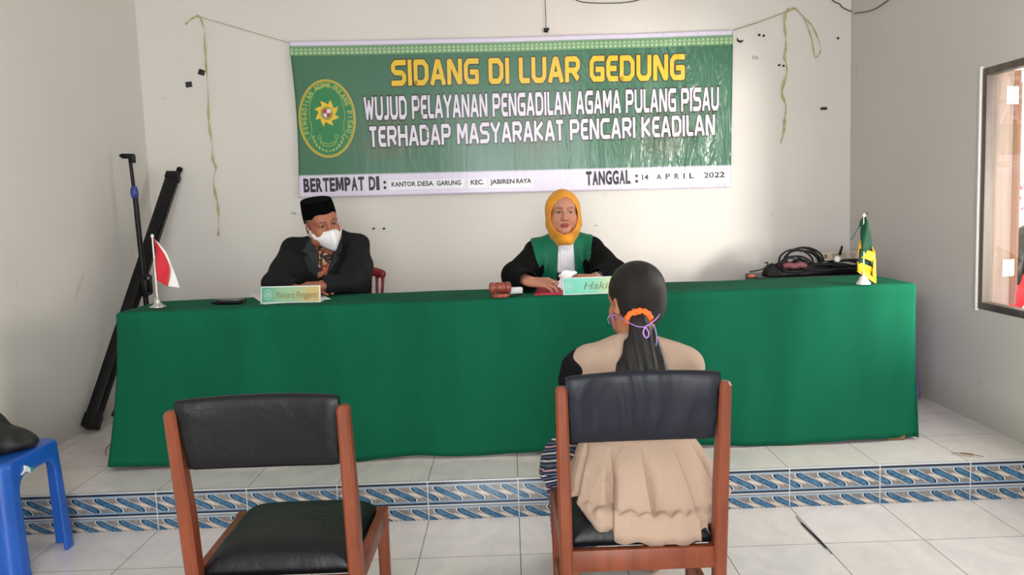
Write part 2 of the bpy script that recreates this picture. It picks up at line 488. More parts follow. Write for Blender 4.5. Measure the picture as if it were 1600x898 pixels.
def green_cloth():
    m = Mat('green_felt', rgb(8, 108, 72), .85, spec=.14)
    n = m.noise(420, detail=2); f = m.noise(3, (1, 1, .25), 3)
    m.color(m.mix(f.ss(.3, .7), rgb(8, 83, 58), rgb(12, 95, 68)))
    m.bump(m.noise(2.6, (1, 1, .3), 4, .5, .8) + n * .01, .35, .03); return m
M_green = green_cloth()

# ------------------------------------------------------------------ the room
BW, LW, RW = 5.5, -2.385, 2.28
PZ = .17                                    # platform height
TZ = .906                                   # cloth-covered table top
CEIL, REAR = 3.05, -2.2
def structure(o): o['kind'] = 'structure'; return o
structure(MB().box(((LW + RW) / 2, (REAR + 3.385) / 2, -.05), (RW - LW + .3, 3.385 - REAR + .02, .1)).build('floor', M_tile))
pm = MB(); pm.box(((LW + RW) / 2, (3.385 + BW) / 2 + .004, PZ / 2 - .004), (RW - LW + .3, BW - 3.385 - .004, PZ))
structure(pm.build('floor_platform', M_tile))
rs = MB().box(((LW + RW) / 2, 3.383, PZ / 2), (RW - LW, .012, PZ + .001), bev=.0015)
structure(rs.build('trim_1', M_border))
structure(MB().box(((LW + RW) / 2, BW + .075, CEIL / 2), (RW - LW + .3, .15, CEIL)).build('wall_back', M_wall))
structure(MB().box((LW - .075, (REAR + BW) / 2, CEIL / 2), (.15, BW - REAR, CEIL)).build('wall_left', M_wall))
WY0, WY1, WZ0, WZ1 = 2.35, 3.975, .735, 1.885          # window opening in the right wall
wr = MB(); th = .14; xc = RW + th / 2
wr.box((xc, (REAR + WY0) / 2, CEIL / 2), (th, WY0 - REAR, CEIL)).box((xc, (WY1 + BW) / 2, CEIL / 2), (th, BW - WY1, CEIL))
wr.box((xc, (WY0 + WY1) / 2, WZ0 / 2), (th, WY1 - WY0, WZ0)).box((xc, (WY0 + WY1) / 2, (WZ1 + CEIL) / 2), (th, WY1 - WY0, CEIL - WZ1))
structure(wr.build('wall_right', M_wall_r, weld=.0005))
structure(MB().box(((LW + RW) / 2, (REAR + BW) / 2, CEIL + .05), (RW - LW + .3, BW - REAR + .3, .1)).build('ceiling', M_ceil))
rw = MB(); yr = REAR - .075                             # rear wall with a wide doorway
rw.box(((LW - .95) / 2, yr, CEIL / 2), (-.95 - LW, .15, CEIL)).box(((1.05 + RW) / 2, yr, CEIL / 2), (RW - 1.05, .15, CEIL)).box((.05, yr, (2.6 + CEIL) / 2), (2.0, .15, CEIL - 2.6))
structure(rw.build('wall_rear', M_wall))

# window in the right wall
win = structure(newobj('window_1', None, None, (RW, (WY0 + WY1) / 2, WZ0)))
fo = (RW, (WY0 + WY1) / 2, WZ0)
fr = MB()
for y in (WY0 + .0175, WY1 - .0175): fr.box((RW + .022, y, (WZ0 + WZ1) / 2), (.052, .035, WZ1 - WZ0), bev=.003)
for z in (WZ0 + .0175, WZ1 - .0175): fr.box((RW + .022, (WY0 + WY1) / 2, z), (.05, WY1 - WY0 - .07, .035), bev=.003)
fr.build('frame', M_frame, win, fo)
M_trim = Mat('white_gloss_paint', rgb(240, 238, 232), .35).vary(.03)
tr = MB()
for y in (WY0 - .006, WY1 + .006): tr.box((RW - .006, y, (WZ0 + WZ1) / 2), (.016, .014, WZ1 - WZ0 + .02), bev=.002)
tr.build('edge_bead', M_trim, win, fo)
jb = MB()
jb.box((RW + .096, WY1 - .008, (WZ0 + WZ1) / 2), (.086, .016, WZ1 - WZ0), bev=.002).box((RW + .096, WY0 + .008, (WZ0 + WZ1) / 2), (.086, .016, WZ1 - WZ0), bev=.002)
jb.build('jamb', M_jamb, win, fo)
gl = bpy.data.materials.new('window_glass'); gl.use_nodes = True; nt = gl.node_tree; nt.nodes.clear()
o_ = nt.nodes.new('ShaderNodeOutputMaterial'); mx = nt.nodes.new('ShaderNodeMixShader'); tp = nt.nodes.new('ShaderNodeBsdfTransparent'); gs = nt.nodes.new('ShaderNodeBsdfGlossy')
tp.inputs[0].default_value = (.96, .97, .96, 1); gs.inputs['Roughness'].default_value = .03; mx.inputs[0].default_value = .08
nt.links.new(tp.outputs[0], mx.inputs[1]); nt.links.new(gs.outputs[0], mx.inputs[2]); nt.links.new(mx.outputs[0], o_.inputs[0])
MB().box((RW + .03, (WY0 + WY1) / 2, (WZ0 + WZ1) / 2), (.004, WY1 - WY0 - .07, WZ1 - WZ0 - .07)).build('glass_pane', gl, win, fo)

# ------------------------------------------------------------------ lettering
GL = {
 'S': [[(1, 1), (.2, 1), (0, .85), (0, .65), (.2, .52), (.8, .5), (1, .36), (1, .15), (.8, 0), (0, 0)]],
 'I': [[(0, 0), (0, 1)]],
 'D': [[(0, 0), (0, 1), (.72, 1), (1, .78), (1, .22), (.72, 0), (0, 0)]],
 'A': [[(0, 0), (.42, 1), (.58, 1), (1, 0)], [(.18, .27), (.82, .27)]],
 'N': [[(0, 0), (0, 1), (.12, 1), (.88, 0), (1, 0), (1, 1)]],
 'G': [[(1, 1), (.22, 1), (0, .8), (0, .2), (.22, 0), (1, 0), (1, .47), (.55, .47)]],
 'L': [[(0, 1), (0, .15), (.18, 0), (1, 0)]],
 'U': [[(0, 1), (0, .2), (.22, 0), (.78, 0), (1, .2), (1, 1)]],
 'R': [[(0, 0), (0, 1), (.8, 1), (1, .85), (1, .6), (.8, .45), (0, .45)], [(.5, .45), (1, 0)]],
 'E': [[(1, 1), (.22, 1), (0, .8), (0, .2), (.22, 0), (1, 0)], [(0, .5), (.92, .5)]],
 'W': [[(0, 1), (.24, 0), (.5, .85), (.76, 0), (1, 1)]],
 'J': [[(1, 1), (1, .2), (.75, 0), (0, 0)]],
 'P': [[(0, 0), (0, 1), (.8, 1), (1, .85), (1, .57), (.8, .42), (0, .42)]],
 'Y': [[(0, 1), (.5, .48), (1, 1)], [(.5, .48), (.5, 0)]],
 'T': [[(0, 1), (1, 1)], [(.5, 1), (.5, 0)]],
 'H': [[(0, 0), (0, 1)], [(1, 0), (1, 1)], [(0, .5), (1, .5)]],
 'M': [[(0, 0), (0, 1), (.1, 1), (.5, .3), (.9, 1), (1, 1), (1, 0)]],
 'K': [[(0, 0), (0, 1)], [(1, 1), (.15, .5), (1, 0)]],
 'C': [[(1, 1), (.22, 1), (0, .8), (0, .2), (.22, 0), (1, 0)]],
 'B': [[(0, 0), (0, 1), (.8, 1), (1, .85), (1, .65), (.85, .52), (1, .38), (1, .15), (.8, 0), (0, 0)], [(0, .52), (.85, .52)]],
 ':': [[(0, .12), (0, .26)], [(0, .62), (0, .76)]],
}
GW = {'I': 0, ':': 0, 'W': 1.25, 'M': 1.12, 'J': .62, 'T': .82, 'L': .72, 'E': .78}
def stroke_text(txt, t, e, gap, space, base=.78):
    polys = []; x = 0.0; wi = 0; widx = []
    for ch in txt:
        if ch == ' ': x += space; wi += 1; continue
        wd = max(t, GW.get(ch, 1.0) * base)
        for pl in GL[ch]:
            pts = [(x + t / 2 + px * (wd - t), t / 2 + py * (1 - t)) for px, py in pl]
            closed = pts[0] == pts[-1]; r = t / 2 + e
            for i in range(len(pts) - 1):
                a, b = Vector(pts[i]), Vector(pts[i + 1]); d = (b - a).normalized(); n = Vector((-d.y, d.x))
                ea = (t / 2 + e) if i == 0 and not closed and len(pl) == 2 and d.x == 0 else (e if i == 0 and not closed else 0)
                eb = (t / 2 + e) if i == len(pts) - 2 and not closed and len(pl) == 2 and d.x == 0 else (e if i == len(pts) - 2 and not closed else 0)
                if not closed and len(pl) > 2:
                    if i == 0: ea = t / 2 * (abs(d.y) > .8) + e + (t / 2 * (abs(d.x) > .8)) * 1.0
                    if i == len(pts) - 2: eb = t / 2 * (abs(d.y) > .8) + e + (t / 2 * (abs(d.x) > .8)) * 1.0
                if len(pl) == 2 and d.y == 0: ea = eb = t * .3 + e
                a2, b2 = a - d * ea, b + d * eb
                polys.append([tuple(a2 - n * r), tuple(b2 - n * r), tuple(b2 + n * r), tuple(a2 + n * r)])
            for p in (pts if closed else pts[1:-1]):
                polys.append([(p[0] + r * math.cos(PI / 6 * k), p[1] + r * math.sin(PI / 6 * k)) for k in range(12)])
        x += wd + gap; widx += [wi] * (len(polys) - len(widx))
    return polys, x - gap, widx
def lay(polys, W, p0, p1, h):               # map text polygons to a baseline p0->p1 (2D), returns 2D polygons
    p0, p1 = Vector(p0), Vector(p1); ux = (p1 - p0) / W; uy = Vector((-(p1 - p0).normalized().y, (p1 - p0).normalized().x)) * h
    return [[tuple(p0 + ux * x + uy * y) for x, y in pl] for pl in polys]
def font_mesh(txt, shear=0.0, bold=0.0):
    cu = bpy.data.curves.new('t', 'FONT'); cu.body = txt; cu.size = 1.0; cu.shear = shear; cu.offset = bold; cu.resolution_u = 3
    ob = bpy.data.objects.new('t', cu); COL.objects.link(ob)
    dg = bpy.context.evaluated_depsgraph_get(); me = bpy.data.meshes.new_from_object(ob.evaluated_get(dg))
    V = [tuple(v.co) for v in me.vertices]; F = [tuple(p.vertices) for p in me.polygons]
    bpy.data.objects.remove(ob); bpy.data.curves.remove(cu); bpy.data.meshes.remove(me)
    return V, F
def font_on(mb, txt, p0, p1, h, fn, shear=0.0, bold=0.0):
    """set txt on the baseline p0->p1 (2D) with cap height h; fn maps 2D to 3D"""
    V, F = font_mesh(txt, shear, bold); x0 = min(v[0] for v in V); x1 = max(v[0] for v in V)
    p0, p1 = Vector(p0), Vector(p1); ux = (p1 - p0) / (x1 - x0); n = (p1 - p0).normalized(); uy = Vector((-n.y, n.x)) * h / .73
    mb.faces([fn(*(p0 + ux * (v[0] - x0) + uy * v[1])) for v in V], F)

def words_at(txt, p0, p1):
    """split a line into words with their own baseline ends, by character position"""
    wd = [(.35 if c in ' .I1' else 1.0) for c in txt]; tot = sum(wd); out = []; i = 0; p0, p1 = Vector(p0), Vector(p1)
    while i < len(txt):
        if txt[i] == ' ': i += 1; continue
        j = i
        while j < len(txt) and txt[j] != ' ': j += 1
        a, b = sum(wd[:i]) / tot, (sum(wd[:j]) - .12) / tot
        out.append((txt[i:j], p0.lerp(p1, a), p0.lerp(p1, b))); i = j
    return out

# ------------------------------------------------------------------ the banner
BY = BW - .022
def bump_vinyl(m):
    x, y, z = m.xyz(world=True)
    mask = (x * .55 - .02).ss(.05, .75)
    n = m.noise(5.0, (1.9, 1, .42), 3, .55, 1.4)
    n2 = m.noise(12, (1.6, 1, .3), 2, .5, 1.0)
    m.bump((n * 1.0 + n2 * .35) * (mask * .9 + .06), .55, .05)
    return m
def print_mat(name, col, rough=.3): return bump_vinyl(Mat(name, col, rough, spec=.5))
M_bgreen = Mat('banner_green_print', rgb(66, 122, 88), .28, spec=.5)
tn = M_bgreen.tint('print'); M_bgreen.color(tn); bump_vinyl(M_bgreen)
M_yel = print_mat('yellow_print', rgb(236, 194, 44)); M_wht = print_mat('white_print', rgb(232, 224, 240))
M_brn = print_mat('dark_brown_print', rgb(62, 48, 42)); M_ink = print_mat('black_print', rgb(44, 34, 40), .5)
M_label = print_mat('white_sticker', rgb(240, 238, 244)); M_egreen = print_mat('emblem_green_print', rgb(38, 128, 76))
M_epale = print_mat('pale_yellow_print', rgb(172, 186, 96)); M_red = print_mat('red_print', rgb(192, 48, 52)); M_eg2 = print_mat('grey_print', rgb(120, 140, 120))

TL, TR, BR, BL = [atY(px, py, BY) for px, py in ((452, 65), (1145, 47), (1141, 293), (467, 309))]
def bwave(x, z):
    k = max(0.0, min(1.0, (x - .3) / 1.0)) * max(0.0, min(1.0, (2.25 - z) / .6))
    return -.006 - .0035 * math.sin(x * 7 + z * 2) - .006 * k * math.sin(x * 26 + math.sin(z * 6) * 1.2)
def bfn(off): return lambda x, z, d=0.0: Vector((x, BY + bwave(x, z) - off - d, z))
def bfn2(x, z): return Vector((x, BY + bwave(x, z) - .0044, z))
NU, NV = 180, 80
cloth = MB(); P = []
for i in range(NU + 1):
    u = i / NU; r = []
    for j in range(NV + 1):
        v = j / NV
        a = TL.lerp(TR, u); b = BL.lerp(BR, u); p = a.lerp(b, v)
        if u < .5: p.x += .02 * math.sin(v * PI) * (1 - 2 * u)
        p.z += .012 * math.sin(u * 2 * PI) * 0 - .008 * (1 - v) * math.sin(u * PI)
        r.append((p.x, BY + bwave(p.x, p.z), p.z))
    P.append(r)
cloth.sheet([[q for q in row] for row in P], .0016)
banner = cloth.build('banner', M_bgreen, None, (0.05, BY, (TL.z + BL.z) / 2))
borg = Vector((0.05, BY, (TL.z + BL.z) / 2))
tag(banner, 'wide green and white printed vinyl banner hung on the back wall', 'banner')
at = banner.data.color_attributes.new('print', 'FLOAT_COLOR', 'POINT')
cols = np.zeros((len(banner.data.vertices), 4), np.float32); cols[:, 3] = 1
gcol, wcol, bcol, lcol = [np.array(rgb(*c)[:3]) for c in ((64, 113, 86), (226, 216, 236), (96, 98, 74), (168, 196, 150))]
N1 = (NU + 1) * (NV + 1)
for k in range(len(cols)):
    i, j = divmod(k % N1, NV + 1); u, v = i / NU, j / NV
    c = gcol
    ghost = sum(math.exp(-((u - gu) / .055) ** 2 - ((v - gv) / sv) ** 2) for gu, gv, sv in ((.21, .56, .13), (.21, .7, .06), (.56, .5, .14), (.56, .7, .08), (.86, .6, .13), (.84, .72, .08)))
    c = c * (1 - .42 * min(1, ghost)) + bcol * .42 * min(1, ghost)
    if v < .035 or v > .852: c = wcol
    cols[k, :3] = c
at.data.foreach_set('color', cols.ravel())

def uvp(u, v):
    p = TL.lerp(TR, u).lerp(BL.lerp(BR, u), v); return (p.x, p.z - .008 * (1 - v) * math.sin(u * PI))
def flat(mb, polys, off, th=.0008):
    f = bfn(off)
    for pl in polys: mb.prism(pl, f, 0, th)
    return mb
def disc2(c, rx, rz, n=14, a0=0): return [(c[0] + rx * math.cos(a0 + 2 * PI * k / n), c[1] + rz * math.sin(a0 + 2 * PI * k / n)) for k in range(n)]
def ring2(c, rx, rz, wd, n=48, a0=0.0, a1=2 * PI):
    out = []
    for k in range(n):
        a, b = a0 + (a1 - a0) * k / n, a0 + (a1 - a0) * (k + 1) / n
        out.append([(c[0] + rx * math.cos(a), c[1] + rz * math.sin(a)), (c[0] + rx * math.cos(b), c[1] + rz * math.sin(b)), (c[0] + (rx - wd) * math.cos(b), c[1] + (rz - wd) * math.sin(b)), (c[0] + (rx - wd) * math.cos(a), c[1] + (rz - wd) * math.sin(a))])
    return out
# ornament strip under the top hem
orn = MB()
band = [[uvp(k / 60, .036), uvp((k + 1) / 60, .036), uvp((k + 1) / 60, .092), uvp(k / 60, .092)] for k in range(60)]
M_oband = print_mat('ornament_band_print', rgb(112, 158, 110)); flat(orn, band, .0016, .0006)
orn.mi = 1
for k in range(96):
    u = (k + .5) / 96; c = uvp(u, .076); flat(orn, ring2(c, .0105, .0085, .006, 8), .0024)
    c = uvp(u, .052); flat(orn, [[(c[0] - .012, c[1] - .010), (c[0], c[1] + .008), (c[0] + .012, c[1] - .010), (c[0] + .006, c[1] - .011), (c[0], c[1] - .001), (c[0] - .006, c[1] - .011)][::-1]], .0024)
M_orn = print_mat('ornament_print', rgb(196, 214, 176)); orn.build('ornament_strip', [M_oband, M_orn], banner, borg)

def heading(name, txt, a, b, hpx, t, e, mats, gap=.13, space=.42, base=.8, offs=(.0018, .0032)):
    """a,b: the two baseline ends"""
    h = hpx
    o, W, wi = stroke_text(txt, t, e, gap, space, base); f = stroke_text(txt, t, 0, gap, space, base)[0]
    O, Fp = lay(o, W, a, b, h), lay(f, W, a, b, h)
    for k in sorted(set(wi)):                # every word is a part
        m = flat(MB(), [p for p, i in zip(Fp, wi) if i == k], offs[1]).build(name, mats[0], banner, borg)
        if e: flat(MB(), [p for p, i in zip(O, wi) if i == k], offs[0]).build(name + '_outline', mats[1], m, borg)
def bxz(px, py): p = atY(px, py, BY - .006); return (p.x, p.z)
heading('title_lettering', 'SIDANG DI LUAR GEDUNG', bxz(612, 134.5), bxz(1070, 125), .166, .21, .045, (M_yel, M_brn), gap=.1)
heading('subtitle_lettering', 'WUJUD PELAYANAN PENGADILAN AGAMA PULANG PISAU', bxz(570, 188), bxz(1123, 172.5), .150, .19, .07, (M_wht, M_brn), gap=.12)
heading('subtitle_lettering', 'TERHADAP MASYARAKAT PENCARI KEADILAN', bxz(578, 230), bxz(1117, 211), .134, .19, .07, (M_wht, M_brn), gap=.12)
for nm, w_, a, b, h in (('place_lettering', 'BERTEMPAT', (475, 299.5), (571, 296.5), .088), ('place_lettering', 'DI', (577, 296.3), (594, 295.7), .088), ('place_lettering', ':', (599.5, 294.5), (604, 294.3), .075),
                     ('date_lettering', 'TANGGAL', (916, 288.6), (986, 286), .088), ('date_lettering', ':', (992.5, 284.5), (997, 284.3), .075)):
    tm = MB(); cw = [{'I': .5, ':': .6, 'M': 1.3, 'L': .85, 'E': .88, 'N': 1.08, 'G': 1.08}.get(c, 1.0) for c in w_]; tot = sum(cw); p0, p1 = Vector(bxz(*a)), Vector(bxz(*b)); x = 0
    for c, k in zip(w_, cw):                 # heavy condensed capitals, each set in its own cell
        q0, q1 = p0.lerp(p1, x / tot), p0.lerp(p1, (x + k * (.9 if c != ':' else 1)) / tot); x += k
        if c == 'M':
            n = (q1 - q0).normalized(); uy = Vector((-n.y, n.x)) * h; ux = q1 - q0; f = lambda u, v: tuple(q0 + ux * u + uy * v)
            for pl in ([(0, 0), (.27, 0), (.27, 1), (0, 1)], [(.73, 0), (1, 0), (1, 1), (.73, 1)], [(.1, 1), (.32, 1), (.6, .08), (.42, .08)], [(.68, 1), (.9, 1), (.58, .08), (.4, .08)]):
                tm.faces([bfn2(*f(u, v)) for u, v in pl], [(0, 1, 2, 3)])
        else: font_on(tm, c, q0, q1, h, bfn2, bold=.04)
    tm.build(nm, M_ink, banner, borg)
for txt, a, b, h, q0, q1 in (('KANTOR DESA  GARUNG', (612, 291.5), (721, 288.5), .031, (608, 297), (726, 279)), ('KEC.', (736, 288.3), (757, 287.6), .031, (730, 294), (761, 278)),
                     ('JABIREN RAYA', (766, 287.5), (831, 285.5), .031, (764, 294), (832, 277)), ('14    A  P  R  I  L     2022', (1003, 281), (1133, 276.5), .036, (999, 287), (1136, 266))):
    lm = MB(); x0, z0 = bxz(*q0); x1, z1 = bxz(*q1); sl = (bxz(*b)[1] - bxz(*a)[1])
    for k in range(12): flat(lm, [[(x0 + (x1 - x0) * q / 12, zz + sl * (q / 12 - off_)) for q, zz, off_ in ((k, z0, 0), (k + 1, z0, 0), (k + 1, z1, 1), (k, z1, 1))]], .0018)
    lo = lm.build('paper_label', M_label, banner, borg)
    for w_, c, d in words_at(txt, bxz(*a), bxz(*b)):
        tm = MB(); font_on(tm, w_, c, d, h, bfn2, bold=.024); tm.build('label_text', M_ink, lo, borg)

# oval court emblem
ec = Vector(bxz(511.5, 185.5)); ERX, ERZ = .186, .252
em = flat(MB(), [disc2(ec, ERX, ERZ, 56)], .0018).build('emblem', M_egreen, banner, borg)
e1 = MB(); flat(e1, ring2(ec, ERX, ERZ, .006), .0028); flat(e1, ring2(ec, ERX - .011, ERZ - .011, .0035), .0028)
e1.build('emblem_rim', M_yel, em, borg)
e2 = MB(); flat(e2, ring2(ec + Vector((0, .03)), .116, .185, .003, 30, math.radians(-8), math.radians(188)), .0028)
for sx in (-1, 1):
    pts = [(.115, .005), (.107, -.03), (.104, -.075), (.112, -.11), (.128, -.128), (.142, -.14)]
    for k in range(len(pts) - 1):
        a, b = Vector(pts[k]), Vector(pts[k + 1]); n = Vector((-(b - a).y, (b - a).x)).normalized() * .0016
        flat(e2, [[tuple(ec + Vector((sx * q.x, q.y))) for q in (a - n, b - n, b + n, a + n)]], .0028)
# wreath and ribbon
for sx in (-1, 1):
    for k in range(13):
        a = math.radians(-172 + 82 * k / 12); c = ec + Vector((sx * .1 * math.cos(a), -.095 + .115 * math.sin(a) + .0))
        flat(e2, [disc2(c + Vector((.004 * (-1) ** k, 0)), .0075, .006, 6, k)], .0028)
for dz in (0, -.016): flat(e2, ring2(ec + Vector((0, -.115 + dz)), .062, .05, .004, 14, math.radians(200), math.radians(340)), .0028)
for sx in (-1, 1): flat(e2, ring2(ec + Vector((sx * .056, -.118)), .012, .016, .003, 8), .0028)
e2.build('emblem_ornament', M_epale, em, borg)
sun = MB(); sc = ec + Vector((0, .035))
for k in range(8):
    a = 2 * PI * k / 8 + .25; f = lambda r, da: tuple(sc + Vector((r * math.cos(a + da), r * 1.06 * math.sin(a + da))))
    flat(sun, [[f(.03, -.42), f(.058, -.3), f(.068, -.06), f(.085, .22), f(.062, .28), f(.05, .42), f(.03, .42)]], .0028)
flat(sun, ring2(sc, .055, .057, .022, 24), .0029); sun.build('emblem_sun', M_yel, em, borg)
sh = MB(); flat(sh, [disc2(sc, .0405, .043, 24)], .0034); sh.mi = 1; flat(sh, ring2(sc, .036, .038, .004, 20), .0038)
sh.mi = 2; flat(sh, [[(sc.x - .026, sc.y + .001), (sc.x - .001, sc.y + .001), (sc.x - .001, sc.y + .026), (sc.x - .026, sc.y + .024)], [(sc.x + .001, sc.y - .001), (sc.x + .001, sc.y - .03), (sc.x + .018, sc.y - .02), (sc.x + .025, sc.y - .001)]], .0044)
sh.mi = 3; flat(sh, [[(sc.x + .001, sc.y + .001), (sc.x + .026, sc.y + .001), (sc.x + .026, sc.y + .024), (sc.x + .001, sc.y + .026)], [(sc.x - .001, sc.y - .001), (sc.x - .025, sc.y - .001), (sc.x - .018, sc.y - .02), (sc.x - .001, sc.y - .03)]], .0044)
sh.build('emblem_shield', [M_egreen, M_yel, M_red, M_wht], em, borg)
txt = 'PENGADILAN AGAMA PULANG PISAU'
N = len(txt); el = MB()
for k, ch in enumerate(txt):
    if ch == ' ':
        el.build('emblem_lettering', M_epale, em, borg); el = MB(); continue
    a = math.radians(203 - (203 + 23) * k / (N - 1)); c = ec + Vector((.151 * math.cos(a), .215 * math.sin(a)))
    t = Vector((.151 * math.sin(a), -.215 * math.cos(a))).normalized(); n = Vector((-t.y, t.x))
    pl, W = stroke_text(ch, .2, 0, 0, 0)[:2]; s = .029
    flat(el, [[tuple(c + t * (x - W / 2) * s + n * (y - .5) * s * 1.1) for x, y in q] for q in pl], .0028)
el.build('emblem_lettering', M_epale, em, borg)

# ------------------------------------------------------------------ things on the walls
def ribbon(name, pts, wid, label, org, mat=M_raf, dy=-.02, group=None, n=6, twist=2.5):
    P = spline(pts, n); rows = []
    for i, p in enumerate(P):
        t = (P[min(i + 1, len(P) - 1)] - P[max(i - 1, 0)]).normalized(); a = .5 + .9 * math.sin(i * twist / n)
        s = Vector((t.z, 0, -t.x)).normalized() * math.cos(a) + Vector((0, 1, 0)) * math.sin(a) * .5
        w_ = wid * (.7 + .3 * math.sin(i * 1.3)); rows.append([p - s * w_ / 2, p + s * w_ / 2])
    m = MB(); m.sheet(rows, .0012); return tag(m.build(name, mat, None, org), label, 'ribbon', group)
def W3(px, py, y=BW - .016): return atY(px, py, y)
t = ribbon('raffia_ribbon', [W3(x, y) for x, y in ((290, 38), (300, 29), (311, 26), (318, 45), (320, 70), (322, 105), (325, 150), (326, 190), (331, 225), (332, 248), (337, 262), (333, 285), (340, 320), (341, 345), (341, 368))], .016, 'straw coloured raffia ribbon hanging on the wall left of the banner', W3(318, 200))
tag(MB().tube([W3(311, 26), W3(380, 46), W3(428, 60), W3(452, 67)], .0022, 6).build('hanging_string', M_str, None, W3(380, 46)), 'thin pale string tied to the top left corner of the banner', 'string')
ribbon('raffia_ribbon', [W3(x, y) for x, y in ((1243, 13), (1232, 14), (1226, 30), (1228, 60), (1228, 75), (1226, 90), (1230, 110), (1222, 143), (1228, 165), (1226, 190), (1225, 205), (1220, 224))], .018, 'straw raffia ribbon hanging straight down right of the banner', W3(1227, 120))
ribbon('raffia_ribbon', [W3(x, y) for x, y in ((1243, 13), (1257, 30), (1268, 60), (1273, 87), (1276, 89), (1282, 80), (1281, 68), (1270, 42), (1256, 26), (1245, 15))], .010, 'straw raffia ribbon folded in a loop, high near the right corner', W3(1270, 60))
tag(MB().tube([W3(1144, 48), W3(1190, 33), W3(1243, 13)], .0035, 6).build('hanging_string', M_str, None, W3(1190, 33)), 'pale cord pulled tight from the top right banner corner to a nail', 'string')
for px, py, a, lab in ((295, 132, -.1, 'lower left black tape square on the back wall, left of the banner'), (315, 113, .35, 'upper black tape square touching the left raffia ribbon')):
    p = W3(px, py, BW - .002); c, s_ = math.cos(a), math.sin(a); q = .021
    o = MB().box((0, 0, 0), (.042, .003, .036), Matrix.Rotation(a, 3, 'Y'), .0008); tag(newobj('tape_square', o.build('x', M_tape).data, None, p), lab, 'tape')
    bpy.data.objects.remove(bpy.data.objects['x'])
p = W3(1287, 169.5, BW - .002)
tag(MB().box(p, (.044, .003, .018), None, .0008).build('tape_square', M_tape, None, p), 'small black tape strip on the back wall near the right corner', 'tape')
# wire with a clip above the banner
wt = thing('ceiling_wire', 'thin black wire with a clip hanging above the banner', 'wire', W3(852, 46))
MB().tube(spline([W3(851, -40), W3(852, 8), W3(853, 30), W3(853, 44)], 6), .0022, 6).build('wire', M_rub, wt, W3(852, 46))
c = W3(853, 47); cl = MB(); cl.box(c, (.028, .014, .022), None, .003); cl.lathe([(.009, -.008), (.009, .008)], c + Vector((.012, -.008, .004)), 12, (0, 1, 0)); cl.tube([c + Vector((-.016, -.004, -.012)), c + Vector((.016, -.004, -.014))], .003, 6)
cl.build('clip', M_black, wt, W3(852, 46))
for nm, pts, lab in (('cable', ((885, -14), (905, 2), (950, 5), (990, 2), (1025, -10)), 'thin dark cable sagging at the top edge above the banner'),):
    tag(MB().tube(spline([W3(*q) for q in pts], 6), .0028, 6).build(nm, M_rub, None, W3(950, 5)), lab, 'cable')
pa = [W3(1290, -12), W3(1303, 2), W3(1312, 6), W3(1317, 12), W3(1333, 19)]
pb = [Vector((RW - .012, 5.40, atY(1350, 20, 5.4).z)), Vector((RW - .012, 5.15, atY(1372, 15, 5.15).z)), Vector((RW - .012, 4.95, atY(1400, 0, 4.95).z)), Vector((RW - .012, 4.8, atY(1412, -14, 4.8).z))]
tag(MB().tube(spline(pa + pb, 6), .003, 6).build('cable', M_rub, None, pa[3]), 'dark cable hanging in an arc across the right room corner', 'cable')
hk = MB(); P = [W3(1157 + 4 * math.cos(a), 62 + 4 * math.sin(a), BW - .008) for a in np.linspace(2.2, 6.6 - 2 * PI + PI, 9)]
P = [W3(1157 + 5 * math.cos(a), 60 + 5 * math.sin(a), BW - .008) for a in np.linspace(.5, 3.4, 9)]
hk.tube(P, [.002, .004, .006, .007, .007, .006, .005, .003, .002], 8); tag(hk.build('wall_hook', M_black, None, W3(1157, 62)), 'small black curved hook just right of the banner corner', 'hook')
for (ax, ay, bx, by), lab in (((1186, 55, 1193, 56), 'two small black nails below the taut cord'), ((1217, 102, 1224, 103), 'two small black nails beside the straight right ribbon'), ((584, 357, 600, 357), 'two bent dark nails in the wall right of the suited man'), ((1309, 60, 1335, 63), 'two dark nails high beside the right room corner')):
    a, b = W3(ax, ay, BW - .006), W3(bx, by, BW - .006)
    for q, side in ((a, 'left'), (b, 'right')):
        m = MB(); m.lathe([(.004, -.006), (.004, .004), (.0075, .005), (.0075, .008)], q, 10, (0, -1, 0)); m.tube([q, q + Vector((.008, -.004, .004))], .0025, 6)
        tag(m.build('wall_nail', M_blackm, None, q), side + ' one of the ' + lab, 'nail')
M_old = Mat('old_grey_tape', rgb(188, 182, 174), .7).vary(.06, 40)
for px, py, sx, sz, lab in ((459, 333, .034, .018, 'faint grey tape scrap on the wall left of the banner text'), (259, 335, .03, .05, 'greyish tape remnant on the wall right of the leaning black case'), (1180, 90, .04, .022, 'faint grey tape scrap under the taut cord'), (931, 352, .02, .01, 'tiny grey scrap on the wall right of the orange headscarf')):
    p = W3(px, py, BW - .0012); tag(MB().box(p, (sx, .002, sz), Matrix.Rotation(.15, 3, 'Y'), .0006).build('tape_scrap', M_old, None, p), lab, 'tape')

